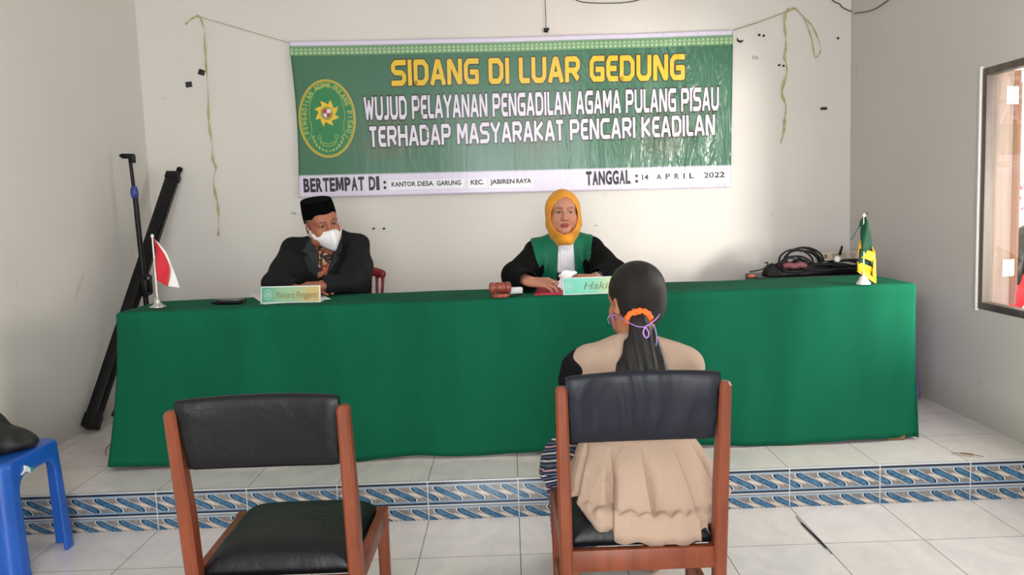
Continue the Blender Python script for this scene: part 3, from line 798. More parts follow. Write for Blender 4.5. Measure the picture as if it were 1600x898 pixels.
# ------------------------------------------------------------------ table and its green cloth
CX0, CX1, CY0, CY1 = -1.790, 1.822, 3.665, 4.12
tb = thing('table', 'long wooden table under the green cloth, its brown foot showing at right', 'table', (0, 3.9, PZ))
to = (0, 3.9, PZ)
MB().box((0.02, 3.91, TZ - .022), (3.56, .38, .03), None, .004).build('tabletop', M_wood2, tb, to)
for x in (-1.70, 1.73):
    for y in (3.79, 4.04):
        MB().bar((x, y, PZ), (x, y, TZ - .037), .05, .05, .004).build('leg', M_wood2, tb, to)
MB().box((1.765, 3.735, PZ + .0125), (.085, .035, .025), None, .004).build('foot', M_wood2, tb, to)
def cloth_ring(t, ins=0.0):
    """perimeter of the hanging cloth; t: 0 table edge .. 1 hem"""
    pts = []
    def add(x, y, nx, ny, s):
        fold = .010 * t * math.sin(s * 5.1 + 1.0) + .007 * t * math.sin(s * 12.7 + 2 * math.sin(s * 1.7)) + .003 * math.sin(s * 31) * t
        fl = .012 * t + (.004 if not ins else 0)
        pts.append((x + nx * (fold + fl), y + ny * (fold + fl)))
    xl, xr, yf, yb, r = CX0 + ins, CX1 - ins, CY0 + ins, CY1 - ins, .018
    n = 110
    for k in range(n + 1): x = xl + r + (xr - xl - 2 * r) * k / n; add(x, yf, 0, -1, x)
    for k in range(1, 5): a = -PI / 2 + PI / 2 * k / 5; add(xr - r + r * math.cos(a), yf + r + r * math.sin(a), math.cos(a), math.sin(a), xr)
    for k in range(15): y = yf + r + (yb - yf - 2 * r) * k / 14; add(xr, y, 1, 0, xr + y)
    for k in range(1, 5): a = PI / 2 * k / 5; add(xr - r + r * math.cos(a), yb - r + r * math.sin(a), math.cos(a), math.sin(a), xr + 2)
    for k in range(n + 1): x = xr - r - (xr - xl - 2 * r) * k / n; add(x, yb, 0, 1, x + 9)
    cl = .14                                 # the cloth is pulled in at the rear left corner
    for k in range(1, 5): a = PI / 2 + PI / 2 * k / 5; add(xl + r + r * math.cos(a), yb - r + r * math.sin(a), math.cos(a), math.sin(a), xl + 3)
    for k in range(15): y = yb - r - (yb - yf - 2 * r) * k / 14; add(xl, y, -1, 0, xl + y + .5)
    for k in range(1, 5): a = PI + PI / 2 * k / 5; add(xl + r + r * math.cos(a), yf + r + r * math.sin(a), math.cos(a), math.sin(a), xl)
    return pts
rows = []
c0 = cloth_ring(0)
def top_z(x, y): return TZ + .0015 * math.sin(x * 4.3) + .001 * math.sin(x * 11 + y * 9)
for ins in (.08, .03, .012):
    rows.append([(x, y, top_z(x, y)) for x, y in cloth_ring(0, ins)])
rows.append([(x, y, top_z(x, y) - .003) for x, y in cloth_ring(0, .003)])
rows.append([(x, y, top_z(x, y) - .011) for x, y in c0])
for k in range(1, 27):
    t = k / 26; r = []
    for i, (x, y) in enumerate(cloth_ring(t)):
        hem = PZ + .006 + .010 * (.5 + .5 * math.sin(x * 3.1 + 1)) + .006 * math.sin(x * 9.2)
        if y > CY1: hem = TZ - .12
        if x < CX0 + .02: x -= .10 * t ** 1.6 * max(0, min(1, (4.0 - y) / .3)); 
        if x > CX1: x += .026 * t
        if y < CY0 + .02: y += .055 * t * (.45 + .55 * (x - CX0) / (CX1 - CX0))
        r.append((x, y, (TZ - .011) * (1 - t) + hem * t))
    rows.append(r)
tc = MB(); tc.grid(rows, True, False, True); tc.faces(rows[0], [list(range(len(rows[0])))], True)
tco = tc.build('tablecloth', M_green, None, (0, 3.9, TZ), weld=.0002)
sol = tco.modifiers.new('thickness', 'SOLIDIFY'); sol.thickness = .003; sol.offset = -1
tag(tco, 'plain green cloth covering the long table down to the floor', 'tablecloth')

# ------------------------------------------------------------------ table things
def onT(px, py, dz=0.0):                     # a point on the table top, never in front of its edge
    p = atZ(px, py, TZ + dz)
    if p.y < CY0 + .026: p.x *= (CY0 + .026) / p.y; p.y = CY0 + .026
    return p
M_fred, M_fwhite = Mat('red_flag_cloth', rgb(204, 36, 48), .7).vary(.06), Mat('white_flag_cloth', rgb(238, 232, 230), .7).vary(.03)
M_fgreen, M_fgold = Mat('dark_green_satin', rgb(4, 60, 38), .6, spec=.2).vary(.15, 20), Mat('gold_fringe', rgb(246, 178, 20), .6)
M_fgold.vary(.25, 60, (8, 8, .6))
def flag_stand(px, py, top, lab, conic, pole_top_px):
    b = onT(px, py, .002); t = thing('table_flag', lab, 'flag', b)
    m = MB()
    if conic: m.lathe([(.034, 0), (.035, .004), (.022, .02), (.017, .034), (.008, .036), (.006, .044)], b, 6)
    else: m.lathe([(.036, 0), (.038, .004), (.024, .012), (.015, .022), (.017, .030), (.012, .036), (.013, .044), (.006, .048)], b, 20)
    m.build('base', M_silver if not conic else M_pearl, t, b)
    tp_ = atY(pole_top_px[0], pole_top_px[1], b.y); 
    MB().tube([b + Vector((0, 0, .03)), tp_], .0038, 10).build('pole', M_whitep, t, b)
    MB().lathe([(.0, -.009), (.006, -.005), (.008, 0), (.006, .006), (0, .012)], tp_, 12).build('finial', M_whitep, t, b)
    return t, b
M_pearl = Mat('pearl_plastic', rgb(222, 214, 206), .25, spec=.6).vary(.05)
t, b = flag_stand(247, 480, None, 'small red and white table flag on a silver stand at the left end', False, (238, 369))
yF = b.y
def strip(c1, c2, n=16, m=8, amp=.006, ph=0.0, yo=0.0):
    A = spline([atY(x, y, yF) for x, y in c1], n); Bq = spline([atY(x, y, yF) for x, y in c2], n); k = min(len(A), len(Bq)); R_ = []
    for i in range(k):
        R_.append([A[i].lerp(Bq[i], j / m) + Vector((0, yo + amp * math.sin(j / m * 4.2 + i * .16 + ph), 0)) for j in range(m + 1)])
    return R_
hoist = ((240, 372), (243, 395), (244, 417), (244.5, 438)); mid = ((243, 375), (258, 398), (265, 422), (263, 447)); fly = ((246, 378), (262, 399), (272, 424), (280, 450))
MB().sheet(strip(hoist, mid), .0015).build('red_panel', M_fred, t, b)
MB().sheet(strip(mid, fly, amp=.005, ph=4.2 - 1.2, yo=.001), .0015).build('white_panel', M_fwhite, t, b)

t, b = flag_stand(1349, 447, None, 'small green table flag with gold fringe on a white stand at right', True, (1350, 337))
yF = b.y - .004
MB().sheet(strip(((1347, 340), (1345, 368), (1346, 392)), ((1352, 338), (1360, 362), (1366, 396)), amp=.007), .002).build('green_panel', M_fgreen, t, b)
MB().sheet(strip(((1347, 388), (1345, 402)), ((1366, 394), (1367, 410)), amp=.006), .002).build('gold_band', M_fgold, t, b)
yF = b.y + .004
MB().sheet(strip(((1346, 378), (1342, 398), (1340, 424)), ((1349, 384), (1360, 400), (1364, 436)), amp=.006, ph=1), .002).build('green_fold', M_fgreen, t, b)
yF = b.y - .001
MB().sheet(strip(((1340, 408), (1339, 417), (1339.5, 424)), ((1364, 418), (1365, 430), (1368, 443)), amp=.006, ph=2), .002).build('gold_fringe', M_fgold, t, b)
yF = b.y - .006
MB().sheet(strip(((1363, 384), (1364, 405), (1363, 428)), ((1366, 392), (1369, 412), (1369, 441)), amp=.004, ph=1), .002).build('gold_fringe', M_fgold, t, b)
yF = b.y + .008
MB().sheet(strip(((1343, 378), (1341, 394), (1341, 406)), ((1347, 372), (1347, 392), (1346, 406)), amp=.003), .002).build('gold_fringe', M_fgold, t, b)
rb = MB(); rb.sheet(strip(((1348, 340), (1344, 346), (1342, 353)), ((1350, 340), (1348, 348), (1345, 354)), amp=.004), .0015)
rb.tube(spline([atY(x, y, b.y + .01) for x, y in ((1347, 341), (1341, 356), (1334, 368), (1329, 375))], 5), .0016, 6); rb.tube(spline([atY(x, y, b.y) for x, y in ((1350, 337), (1353, 335), (1356, 332))], 4), .0025, 6)
rb.build('ribbon_bow', M_fgreen, t, b)

def nameplate(px0, px1, py0, py1, hpx, label, cL, cR, txt, t0, t1, colors, th_, ecx):
    a = onT(px0, py0, .0015); b = onT(px1, py1, .0015); a.z = b.z = TZ + .0015
    c = (a + b) / 2; ux = (b - a).normalized(); Lw = (b - a).length; lean = .18
    up = Vector((0, math.sin(lean), math.cos(lean))); n = ux.cross(up); H = hpx
    root = thing('nameplate', label, 'nameplate', c)
    M = Matrix((ux, up, n)).transposed()
    m = MB(); m.box(c + up * H / 2, (Lw, H, .003), M, .0008)
    m.build('front_panel', M_acr, root, c)
    m = MB(); m.box(c + Vector((0, .03, .0012)) , (Lw, .06, .0024), None, .0008); m.build('foot_plate', M_acr, root, c)
    m = MB(); lo, hi = -Lw / 2 + .005, Lw / 2 - .005
    f = lambda x, y, d=0: c + ux * x + up * y + n * (.0019 + d)
    m.faces([f(lo, .005), f(hi, .005), f(hi, H - .005), f(lo, H - .005)], [(0, 1, 2, 3)])
    g = Mat('printed_card', colors[1], .4); x, y, z = g.xyz(); q = (x / Lw + .5)
    base = g.mix(q.ss(.0, .42), colors[0], colors[1]); base = g.mix(q.ss(.45, .95), base, colors[2]); g.color(base)
    card = m.build('printed_card', g, root, c)
    e = MB(); ecn = Vector((-Lw / 2 + ecx, H * .5))
    for r, wd in ((.024, .002), (.018, .0015), (.010, .004)):
        for pl in ring2(ecn, r * .82, r, wd, 20): e.faces([f(px, py, .0006) for px, py in pl], [(0, 1, 2, 3)])
    e.build('emblem', M_plate_em, card, c)
    l = MB(); font_on(l, txt, (t0, H * .3), (t1, H * .3), th_, lambda X_, Y_: f(X_, Y_, .0008), shear=.28); l.build('lettering', M_plate_ink, card, c)
    return root
M_acr = Mat('clear_edge_acrylic', rgb(214, 226, 220), .25, spec=.5).vary(.03)
M_plate_em = Mat('pale_emblem_print', rgb(190, 222, 196), .5).vary(.03); M_plate_ink = Mat('brown_lettering_print', rgb(132, 108, 62), .5).vary(.05)
nameplate(408, 501, 474, 472, .079, 'nameplate in front of the man, reading Panitera Pengganti', 0, 0, 'Panitera Pengganti', -.07, .133, (rgb(70, 160, 138), rgb(150, 190, 150), rgb(204, 178, 112)), .030, .034)
M_plate_ink = Mat('grey_lettering_print', rgb(120, 128, 92), .5).vary(.05)
nameplate(880, 972, 463, 459, .079, 'teal and cream nameplate in front of the judge, reading Hakim', 0, 0, 'Hakim', -.04, .115, (rgb(86, 196, 176), rgb(120, 206, 180), rgb(214, 216, 150)), .034, .030)

p = onT(450, 465, .003); m = MB()
m.prism([tuple(onT(x, y)[:2]) for x, y in ((389, 459), (506, 462), (517, 468), (412, 476))][::-1], lambda x, y, d: Vector((x, y, TZ + .002 + d)), 0, .0012)
tag(m.build('paper_sheet', M_paper, None, p), 'white paper sheet lying under the Panitera Pengganti nameplate', 'paper')
# dark pouch with a strap
p = onT(358, 474, .002); ph = thing('phone_pouch', 'dark flat phone pouch with a short strap on the green table', 'pouch', p)
R_ = Matrix.Rotation(-.25, 3, 'Z')
MB().box(p + Vector((0, 0, .009)), (.145, .075, .014), R_, .006, 3).build('pouch', M_black, ph, p)
MB().box(p + Vector((.004, .004, .0185)), (.125, .062, .006), R_, .0025, 3).build('flap', Mat('grey_worn_leather', rgb(96, 96, 92), .5).vary(.15, 30), ph, p)
MB().box(p + R_ @ Vector((-.035, -.034, .012)), (.02, .012, .018), R_, .003).build('clasp', M_blackm, ph, p)
MB().tube(spline([p + Vector(q) for q in ((.055, -.02, .008), (.075, -.03, .012), (.09, -.045, .006), (.098, -.055, .004))], 5), .004, 8, True, .5).build('strap', M_black, ph, p)
# gavel and block
p = onT(782, 464, .002)
m = MB(); m.lathe([(.040, 0), (.043, .003), (.043, .012), (.040, .017), (.034, .018)], p, 32); tag(m.build('sound_block', M_gavel, None, p), 'round reddish wooden block under the gavel', 'gavel block')
g = p + Vector((0, 0, .018 + .0255)); gt = thing('gavel', 'small reddish wooden gavel lying on its round block', 'gavel', p + Vector((0, 0, .018)))
go = p + Vector((0, 0, .018))
MB().lathe([(.014, -.050), (.023, -.047), (.0255, -.040), (.0255, -.026), (.021, -.024), (.021, -.021), (.0245, -.019), (.0245, .019), (.021, .021), (.021, .024), (.0255, .026), (.0255, .040), (.023, .047), (.014, .050)], g, 24, (1, .08, 0)).build('head', M_gavel, gt, go)
MB().tube([g + Vector((.0, .015, 0)), g + Vector((.005, .07, -.012)), g + Vector((.012, .17, -.0365))], [.006, .0075, .009], 12).build('handle', M_gavel, gt, go)
p = onT(806, 459, .002); m = MB(); m.box(p + Vector((0, .02, .015)), (.06, .045, .028), Matrix.Rotation(.15, 3, 'Z'), .002); tag(m.build('paper_box', M_paper, None, p), 'small white box standing behind the gavel', 'box')
m = MB(); a = onT(796, 463, .006); b_ = onT(815, 459.5, .006); m.tube([a, a.lerp(b_, .2), b_.lerp(a, .15), b_], [.002, .0042, .0042, .003], 8); tag(m.build('pen', M_black, None, a), 'black pen lying beside the gavel block', 'pen')
# red folder
p = onT(870, 455, .001); fd = thing('red_folder', 'red paper folder on the table under the judge hands', 'folder', p)
q = [onT(x, y) for x, y in ((834, 461.5), (893, 461), (893, 446), (843, 447))]
for i, (nm, zz, k, mt) in enumerate((('back_cover', .0015, 1.0, Mat('red_card', rgb(206, 52, 66), .55).vary(.05)), ('front_cover', .0045, .985, Mat('pink_red_card', rgb(214, 70, 100), .55).vary(.05)))):
    cc = sum(q, Vector()) / 4; sh_ = Vector((.022 * i, 0, 0))
    MB().prism([tuple((cc + (v - cc) * k + sh_ * (1 if j in (0, 3) else .3))[:2]) for j, v in enumerate(q)], lambda x, y, d: Vector((x, y, TZ + zz + d)), 0, .002).build(nm, mt, fd, p)

# ------------------------------------------------------------------ rear right: small table under purple cloth, cables, power strip
sto = (1.80, 4.85, PZ); zt = .777
st = thing('side_table', 'small table under a purple cloth behind the right end of the green table', 'table', sto)
mm = MB(); mm.box((1.80, 4.85, zt - .02), (.68, .84, .03), None, .004); mm.build('tabletop', M_wood2, st, sto)
for x in (1.52, 2.08):
    for y in (4.48, 5.22): MB().bar((x, y, PZ), (x, y, zt - .035), .04, .04).build('leg', M_wood2, st, sto)
rows = []
for k in range(12):
    t_ = k / 11; r = []
    for i in range(96):
        a = 2 * PI * i / 96; ca, sa = math.cos(a), math.sin(a); e = 14
        rr = (abs(ca) ** e + abs(sa) ** e) ** (-1 / e); f = 1 + t_ * (.055 + .03 * math.sin(a * 13) * t_) ; x = 1.825 + .372 * ca * rr * (1 + (f - 1) * (1.5 if ca > 0 else 1)); y = 4.85 + .432 * sa * rr * f
        r.append((x, y, zt + .001 - t_ * (zt - PZ - .012)))
    rows.append(r)
m = MB(); m.grid(rows, True, False, True); m.faces(rows[0], [list(range(96))]); o = m.build('table_cover', M_purple, None, (1.8, 4.85, zt)); sm_ = o.modifiers.new('thickness', 'SOLIDIFY'); sm_.thickness = .002; sm_.offset = 1
tag(o, 'purple cloth over the small table behind the right end', 'tablecloth')
zt += .0035
bo = (1.80, 5.0, zt); pl = thing('video_player', 'flat black electronic box under the heap of cables', 'electronics', bo)
MB().box((1.80, 5.0, zt + .030), (.64, .34, .05), None, .004).build('case', M_blackm, pl, bo)
MB().box((1.80, 4.829, zt + .030), (.62, .006, .04), None, .002).build('front_panel', M_black, pl, bo)
for x in (1.55, 2.05): MB().lathe([(.014, 0), (.014, .006)], (x, 4.9, zt), 12).build('foot', M_rub, pl, bo)
zb = zt + .0555
F = SDF((1.48, 4.84, zb - .02), (2.16, 5.2, zb + .12), .005)
for x, y, r, h in ((1.66, 4.98, .075, .035), (1.75, 4.96, .09, .045), (1.86, 5.0, .1, .045), (1.98, 5.0, .09, .03), (2.06, 5.02, .06, .03), (1.60, 4.95, .08, .034), (2.1, 4.98, .06, .03)): F.add(ell((x, y, zb + h * .4), (r, .07, h * (1.7 if x < 1.8 else 1.0))), .02)
F.disp(lambda x, y, z: .004 * np.sin(x * 60 + z * 40) * np.sin(y * 70) + .003 * np.sin(x * 130 - z * 90))
F.inter(lambda x, y, z: (zb + .0005) - z + 0 * x + 0 * y)
M_grubby = Mat('charcoal_fabric', rgb(34, 34, 35), .85, spec=.2).vary(.35, 25)
tag(F.build('cable_bag', M_grubby, None, (1.8, 4.98, zb)), 'crumpled charcoal bag on the black electronic box', 'bag')
rnd = random.Random(3)
def coil(cx, cy, cz, rx, rz, turns, tilt, label, r=.0055, seed=1, group=None, bounds=None):
    rn = random.Random(seed); pts = []
    for i in range(int(turns * 14) + 1):
        a = 2 * PI * i / 14; k = 1 + .12 * math.sin(a * .37 + seed); ox = .03 * math.sin(a * .29 + seed)
        pts.append((cx + rx * k * math.cos(a) + ox, cy + tilt * math.sin(a) * .5 + .02 * math.sin(a * .41), max(zb + .03, cz + rz * k * math.sin(a))))
    o = MB().tube(spline(pts, 3), r, 7).build('coiled_cable', M_rub, None, (cx, cy, zb))
    return tag(o, label, 'cable')
c1 = atY(1253, 402, 4.95); c2 = atY(1245, 404, 4.93)
coil(c1.x, 4.97, zb + .075, .105, .075, 4.3, .06, 'largest black cable coil standing on the heap behind the right end', .0062, 1)
coil(c1.x - .06, 4.90, zb + .06, .07, .05, 2.6, .05, 'smaller black cable loop at the left front of the cable heap', .0055, 2)
coil(2.03, 4.93, zb + .045, .12, .03, 3.2, .07, 'low black cable coil below the beige power strip', .0055, 5)
coil(1.88, 4.9, zb + .04, .14, .02, 3.4, .05, 'flat black cable coil along the front of the cable heap', .005, 7)
M_pink = Mat('pink_wrapping', rgb(104, 52, 60), .7).vary(.2, 30)
F = SDF((1.58, 4.82, zb), (1.80, 4.94, zb + .12), .005)
for k in range(6): F.add(ell((1.64 + .022 * k, 4.885, zb + .062 + .006 * math.sin(k * 2)), (.022, .02, .018)), .01)
tag(F.build('pink_tie', M_pink, None, (1.69, 4.885, zb + .06)), 'dull pink wrapped bundle inside the cable coil', 'bundle')
a = atY(1176, 421, 4.90); tag(MB().tube(spline([atY(x, y, 4.87) for x, y in ((1171, 424.5), (1180, 423), (1192, 420), (1199, 414), (1199, 410), (1195, 411))], 5), .004, 7).build('cable', M_rub, None, a), 'short black cable at the left tip of the cable heap', 'cable')
m = MB(); a = atY(1174, 424, 4.88); m.lathe([(.0, -.024), (.008, -.022), (.009, .008), (.005, .018), (0, .022)], (a.x, 4.88, zb + .0095), 12, (1, 0, .05)); tag(m.build('cable_plug', Mat('orange_plastic', rgb(206, 92, 60), .5).vary(.05), None, (a.x, 4.88, zb)), 'small orange plug at the left tip of the cable heap', 'plug')
# power strip lying on the heap, plug in it
ps_a, ps_b = atY(1277, 402, 5.06), atY(1343, 399, 5.06); c = (ps_a + ps_b) / 2; ux = (ps_b - ps_a).normalized()
pst = thing('power_strip', 'beige power strip with round sockets leaning behind the cable heap', 'power strip', c - Vector((0, 0, .02)))
po = c - Vector((0, 0, .02)); up = Vector((0, .3, 1)).normalized(); up = (up - ux * up.dot(ux)).normalized(); n = ux.cross(up); M = Matrix((ux, up, n)).transposed()
MB().box(c, ((ps_b - ps_a).length, .056, .036), M, .006, 3).build('case', M_beige, pst, po)
for k in range(5):
    q = c + ux * (-.085 + .055 * k) + n * .0185
    if k == 0: MB().box(q, (.018, .024, .006), M, .002).build('switch', Mat('amber_switch', rgb(140, 100, 60), .4).vary(.1), pst, po)
    else: MB().lathe([(.016, 0), (.017, .002), (.013, .003), (.012, -.004)], q, 16, n).build('socket', Mat('socket_beige', rgb(160, 150, 136), .5).vary(.05), pst, po)
q = atY(1308, 405, 4.90); m = MB(); m.lathe([(.012, -.02), (.018, -.016), (.019, .006), (.013, .012), (0, .013)], q, 18, (-.1, -.9, .25)); tag(m.build('power_plug', M_whitep, None, q), 'round white power plug among the black cables', 'plug')
b1 = atY(1312, 398, 5.03); tag(MB().tube(spline([b1, b1 + Vector((.004, -.01, .03)), b1 + Vector((.012, -.006, .055))], 4), [.008] * 4 + [.007] * 4 + [.004], 8).build('black_plug', M_rub, None, b1), 'black plug standing up from the power strip', 'plug')

# floor bits
a = atZ(1487, 708, PZ + .004); tag(MB().tube(spline([atZ(x, y, PZ + .006) for x, y in ((1487, 707), (1503, 708), (1520, 710), (1537, 713))], 5), [.003] * 5 + [.007] * 6 + [.003] * 5, 7, True, .5).build('wood_sliver', M_wood2, None, a), 'thin curved brown wood sliver on the raised floor at right', 'wood sliver')
a = atZ(1270, 830, .003); tag(MB().tube(spline([atZ(x, y, .004) for x, y in ((1244, 806), (1254, 818), (1272, 836), (1290, 854), (1300, 865))], 4), [.002] * 4 + [.0045] * 9 + [.0015] * 4, 6, True, .5).build('crack_strip', M_rub, None, a), 'thin black strip standing in for a dark crack along a floor tile joint at right', 'strip')  # flat black strip added to draw the open, cracked tile joint
a = atZ(166, 703, PZ + .003); tag(MB().tube(spline([atZ(x, y, PZ + .003) for x, y in ((173, 693), (167, 699), (165, 706), (166, 712))], 4), .002, 6).build('thin_wire', M_wood2, None, a), 'short thin brown wire on the floor by the left cloth hem', 'wire')

# ------------------------------------------------------------------ left corner: leaning projector screen case and tripod stand
sa, sb = Vector((-2.338, 4.40, PZ + .03)), Vector((-2.185, 5.42, 1.600))
sc_t = thing('projector_screen', 'long black square projector screen case leaning in the left corner', 'projector screen', (sa.x, sa.y, PZ))
so = (sa.x, sa.y, PZ); d = (sb - sa).normalized()
MB().bar(sa + d * .03, sb - d * .02, .070, .066, .008).build('case', M_blackm, sc_t, so)
for p, q in ((sa - d * .012, sa + d * .07), (sb - d * .05, sb)): MB().bar(p, q, .078, .074, .006).build('end_cap', M_black, sc_t, so)
m = MB(); e = sb + Vector((.03, -.01, -.005)); m.tube([e - d * .06, e + d * .03], .014, 10); m.tube([e + d * .03, e + d * .05], .019, 10); m.build('top_knob', M_black, sc_t, so)
m = MB(); sd = Vector((1, 0, 0)); sd = (sd - d * sd.dot(d)).normalized(); m.bar(sa + d * .1 + sd * .038, sb - d * .08 + sd * .038, .006, .03, .001); m.build('screen_slot', M_rub, sc_t, so)

p1 = atY(203, 246, 4.93); p0 = Vector((p1.x + .03, 4.93, PZ + .42))
ts = thing('tripod_stand', 'thin black tripod stand with a blue clamp beside the leaning case', 'stand', (p0.x, 4.93, PZ))
to2 = (p0.x, 4.93, PZ); dv = (p1 - p0).normalized()
MB().tube([p0, atY(210.5, 300, 4.93)], .0155, 14).build('lower_tube', M_blackm, ts, to2)
MB().tube([atY(210, 303, 4.93), p1], .0105, 12).build('upper_tube', M_blackm, ts, to2)
q = atY(210, 300, 4.93); MB().lathe([(.014, -.036), (.021, -.03), (.023, 0), (.020, .022), (.014, .034)], q, 16, dv).build('blue_clamp', M_bluec, ts, to2)
m = MB(); q = atY(200, 244, 4.93); m.box(q, (.075, .03, .03), Matrix.Rotation(.06, 3, 'Y'), .006); m.box(q + Vector((-.036, 0, .004)), (.02, .03, .018), None, .004); m.box(q + Vector((.026, 0, -.016)), (.03, .028, .05), None, .005); m.build('top_hook', M_black, ts, to2)
hm = MB(); h = [atY(x, y, 4.91) for x, y in ((222, 431), (235, 430), (237, 458), (224, 463))]
for i in range(4): hm.bar(h[i], h[(i + 1) % 4], .016, .014, .003, (0, 1, 0))
hm.build('carry_handle', M_black, ts, to2)
MB().lathe([(.022, -.04), (.024, -.035), (.024, .035), (.022, .04)], atY(228, 447, 4.93), 14, dv).build('collar', M_black, ts, to2)
hub = p0 + Vector((0, 0, .05))
for tip in ((-2.338, 4.66), (-2.02, 4.80), (-2.15, 5.30)):
    tp_ = Vector((tip[0], tip[1], PZ + .008))
    lg = MB().tube([hub, tp_ + Vector((0, 0, .02))], .010, 10).build('leg', M_blackm, ts, to2)
    dd = (tp_ - hub).normalized(); MB().tube([tp_ + Vector((0, 0, .006)) - dd * .05, tp_ + Vector((0, 0, .006))], [.012, .0155], 12).build('rubber_foot', M_rub, lg, to2)
MB().lathe([(.02, -.02), (.026, -.016), (.026, .02), (.02, .024)], hub, 16).build('hub', M_black, ts, to2)

# ------------------------------------------------------------------ the two wooden chairs
def beam(mb, pts, wx, wy):
    P = []
    for (x, y, z), a, b_ in zip(pts, wx, wy):
        c = .006; a /= 2; b_ /= 2
        P.append([(x + sx, y + sy, z) for sx, sy in ((-a + c, -b_), (a - c, -b_), (a, -b_ + c), (a, b_ - c), (a - c, b_), (-a + c, b_), (-a, b_ - c), (-a, -b_ + c))])
    mb.grid(P, False, False, True); mb.faces(P[0], [list(range(7, -1, -1))]); mb.faces(P[-1], [list(range(8))]); return mb
def make_chair(label, loc):
    t = thing('wooden_chair', label, 'chair', loc)
    for sx in (-1, 1):
        beam(MB(), [(sx * .213, .055, 0), (sx * .213, .018, .40), (sx * .214, .004, .55), (sx * .216, -.040, .836), (sx * .216, -.040, .846)], (.030, .036, .036, .032, .024), (.034, .05, .052, .038, .026)).build('rear_post', M_wood, t)
        beam(MB(), [(sx * .218, .425, 0), (sx * .218, .425, .398)], (.030, .036), (.030, .036)).build('front_leg', M_wood, t)
        MB().bar((sx * .213, .03, .366), (sx * .218, .43, .372), .024, .058, .003).build('side_rail', M_wood, t)
        MB().bar((sx * .212, .04, .16), (sx * .217, .42, .16), .02, .028, .003).build('side_stretcher', M_wood, t)
    MB().box((0, .022, .340), (.40, .026, .062), None, .003).build('rear_rail', M_wood, t)
    MB().box((0, .425, .366), (.40, .024, .056), None, .003).build('front_rail', M_wood, t)
    MB().box((0, .23, .16), (.415, .022, .026), None, .003).build('cross_stretcher', M_wood, t)
    # seat cushion: domed, rounded
    P = []; NUm, NVm = 34, 34
    for i in range(NUm + 1):
        r = []
        for j in range(NVm + 1):
            a, b_ = i / NUm * 2 - 1, j / NVm * 2 - 1; f = (1 - abs(a) ** 6) ** .5 * (1 - abs(b_) ** 6) ** .5
            r.append((a * (.196 + .006 * (b_ > 0) * b_), .242 + b_ * .205, .392 + .052 * f + .006 * (1 - a * a) * (1 - b_ * b_) - .004 * math.exp(-((a - .4) ** 2 + (b_ - .2) ** 2) * 8)))
        P.append(r)
    m = MB(); m.grid(P)
    Bm = [[(p[0], p[1], .372) for p in r] for r in P]; edge = lambda G: [G[i][0] for i in range(NUm)] + [G[NUm][j] for j in range(NVm)] + [G[i][NVm] for i in range(NUm, 0, -1)] + [G[0][j] for j in range(NVm, 0, -1)]
    m.grid([edge(P), edge(Bm)], True, False, True); m.faces(edge(Bm), [list(range(len(edge(Bm))))])
    m.build('seat_cushion', M_vinyl, t, weld=.0004)
    # back pad: wraps over the top
    prof = []
    for k in range(28):
        a = 2 * PI * k / 28; e = 3.2; rr = (abs(math.cos(a)) ** e + abs(math.sin(a)) ** e) ** (-1 / e); prof.append((rr * math.cos(a) * .024, rr * math.sin(a) * .094))
    rows = []
    for i in range(25):
        x = (i / 24 * 2 - 1); q = max(0.0, abs(x) - .93) / .07; k = (1 - q * q) ** .5 if q < 1 else .35
        k = max(k, .62); r = []
        for y_, z_ in prof:
            z = z_ * (1 - .06 * (1 - k)); zz = .778 + z + (.006 * (1 - x * x) if z > .05 else 0) - (.004 * (1 - x * x) if z < -.05 else 0)
            hw = .197 + (.008 if z > .06 else 0) - (.004 if z < -.04 else 0)
            lean = -.040 - (zz - .80) * .15
            r.append((x * hw, lean + .012 + y_ * k + .016 * (1 - x * x), zz))
        rows.append(r)
    m = MB(); m.grid(rows, True, False, True); m.faces(rows[0], [list(range(27, -1, -1))], True); m.faces(rows[-1], [list(range(28))], True)
    m.build('backrest_pad', M_vinyl, t)
    return t
ch1 = make_chair('empty wooden chair with black vinyl pads, nearest the camera at left', (-.650, 2.055, 0))
ch1['group'] = 'wooden chairs facing the table'
ch2 = dup(ch1, (.336, 2.165, 0), 0.0, 'wooden chair with black vinyl backrest, the ponytailed woman sitting on it', 'wooden chairs facing the table')
for c in ch2.children:
    if c.name.startswith('backrest_pad'): c.data = c.data.copy(); c.data.materials[0] = M_vinyl2.m

# ------------------------------------------------------------------ blue stool with a bag
sx0, sy0, sh_ = -2.045, 3.075, .455
F = SDF((sx0 - .26, sy0 - .27, -.01), (sx0 + .26, sy0 + .27, sh_ + .03), .0055)
def frus(half, top, r, slope):
    def fn(x, y, z):
        h = half + (top - z) * slope
        qx, qy = np.abs(x - sx0) - h + r, np.abs(y - sy0) - h - .02 * 0 + r; d = np.sqrt(np.maximum(qx, 0) ** 2 + np.maximum(qy, 0) ** 2) + np.minimum(np.maximum(qx, qy), 0) - r
        e = z - top; rr = .018; a, b_ = d + rr, e + rr
        return np.maximum(np.sqrt(np.maximum(a, 0) ** 2 + np.maximum(b_, 0) ** 2) + np.minimum(np.maximum(a, b_), 0) - rr, -z)
    return fn, (sx0 - .26, sy0 - .27, 0), (sx0 + .26, sy0 + .27, top)
F.add(frus(.188, sh_, .05, .045), .001); F.cut(frus(.174, sh_ - .016, .04, .045), .004)
for ax in (0, 1):
    h = [.118, .4] if ax else [.4, .118]
    F.cut(rbox((sx0, sy0, .1), (h[0], h[1], .285), .055), .006)
F.cut(ell((sx0, sy0, sh_ + .052), (.165, .165, .056)), .01)
stool = F.build('plastic_stool', M_blue, None, (sx0, sy0, 0)); tag(stool, 'blue plastic stool at the left edge carrying a black bag', 'stool')
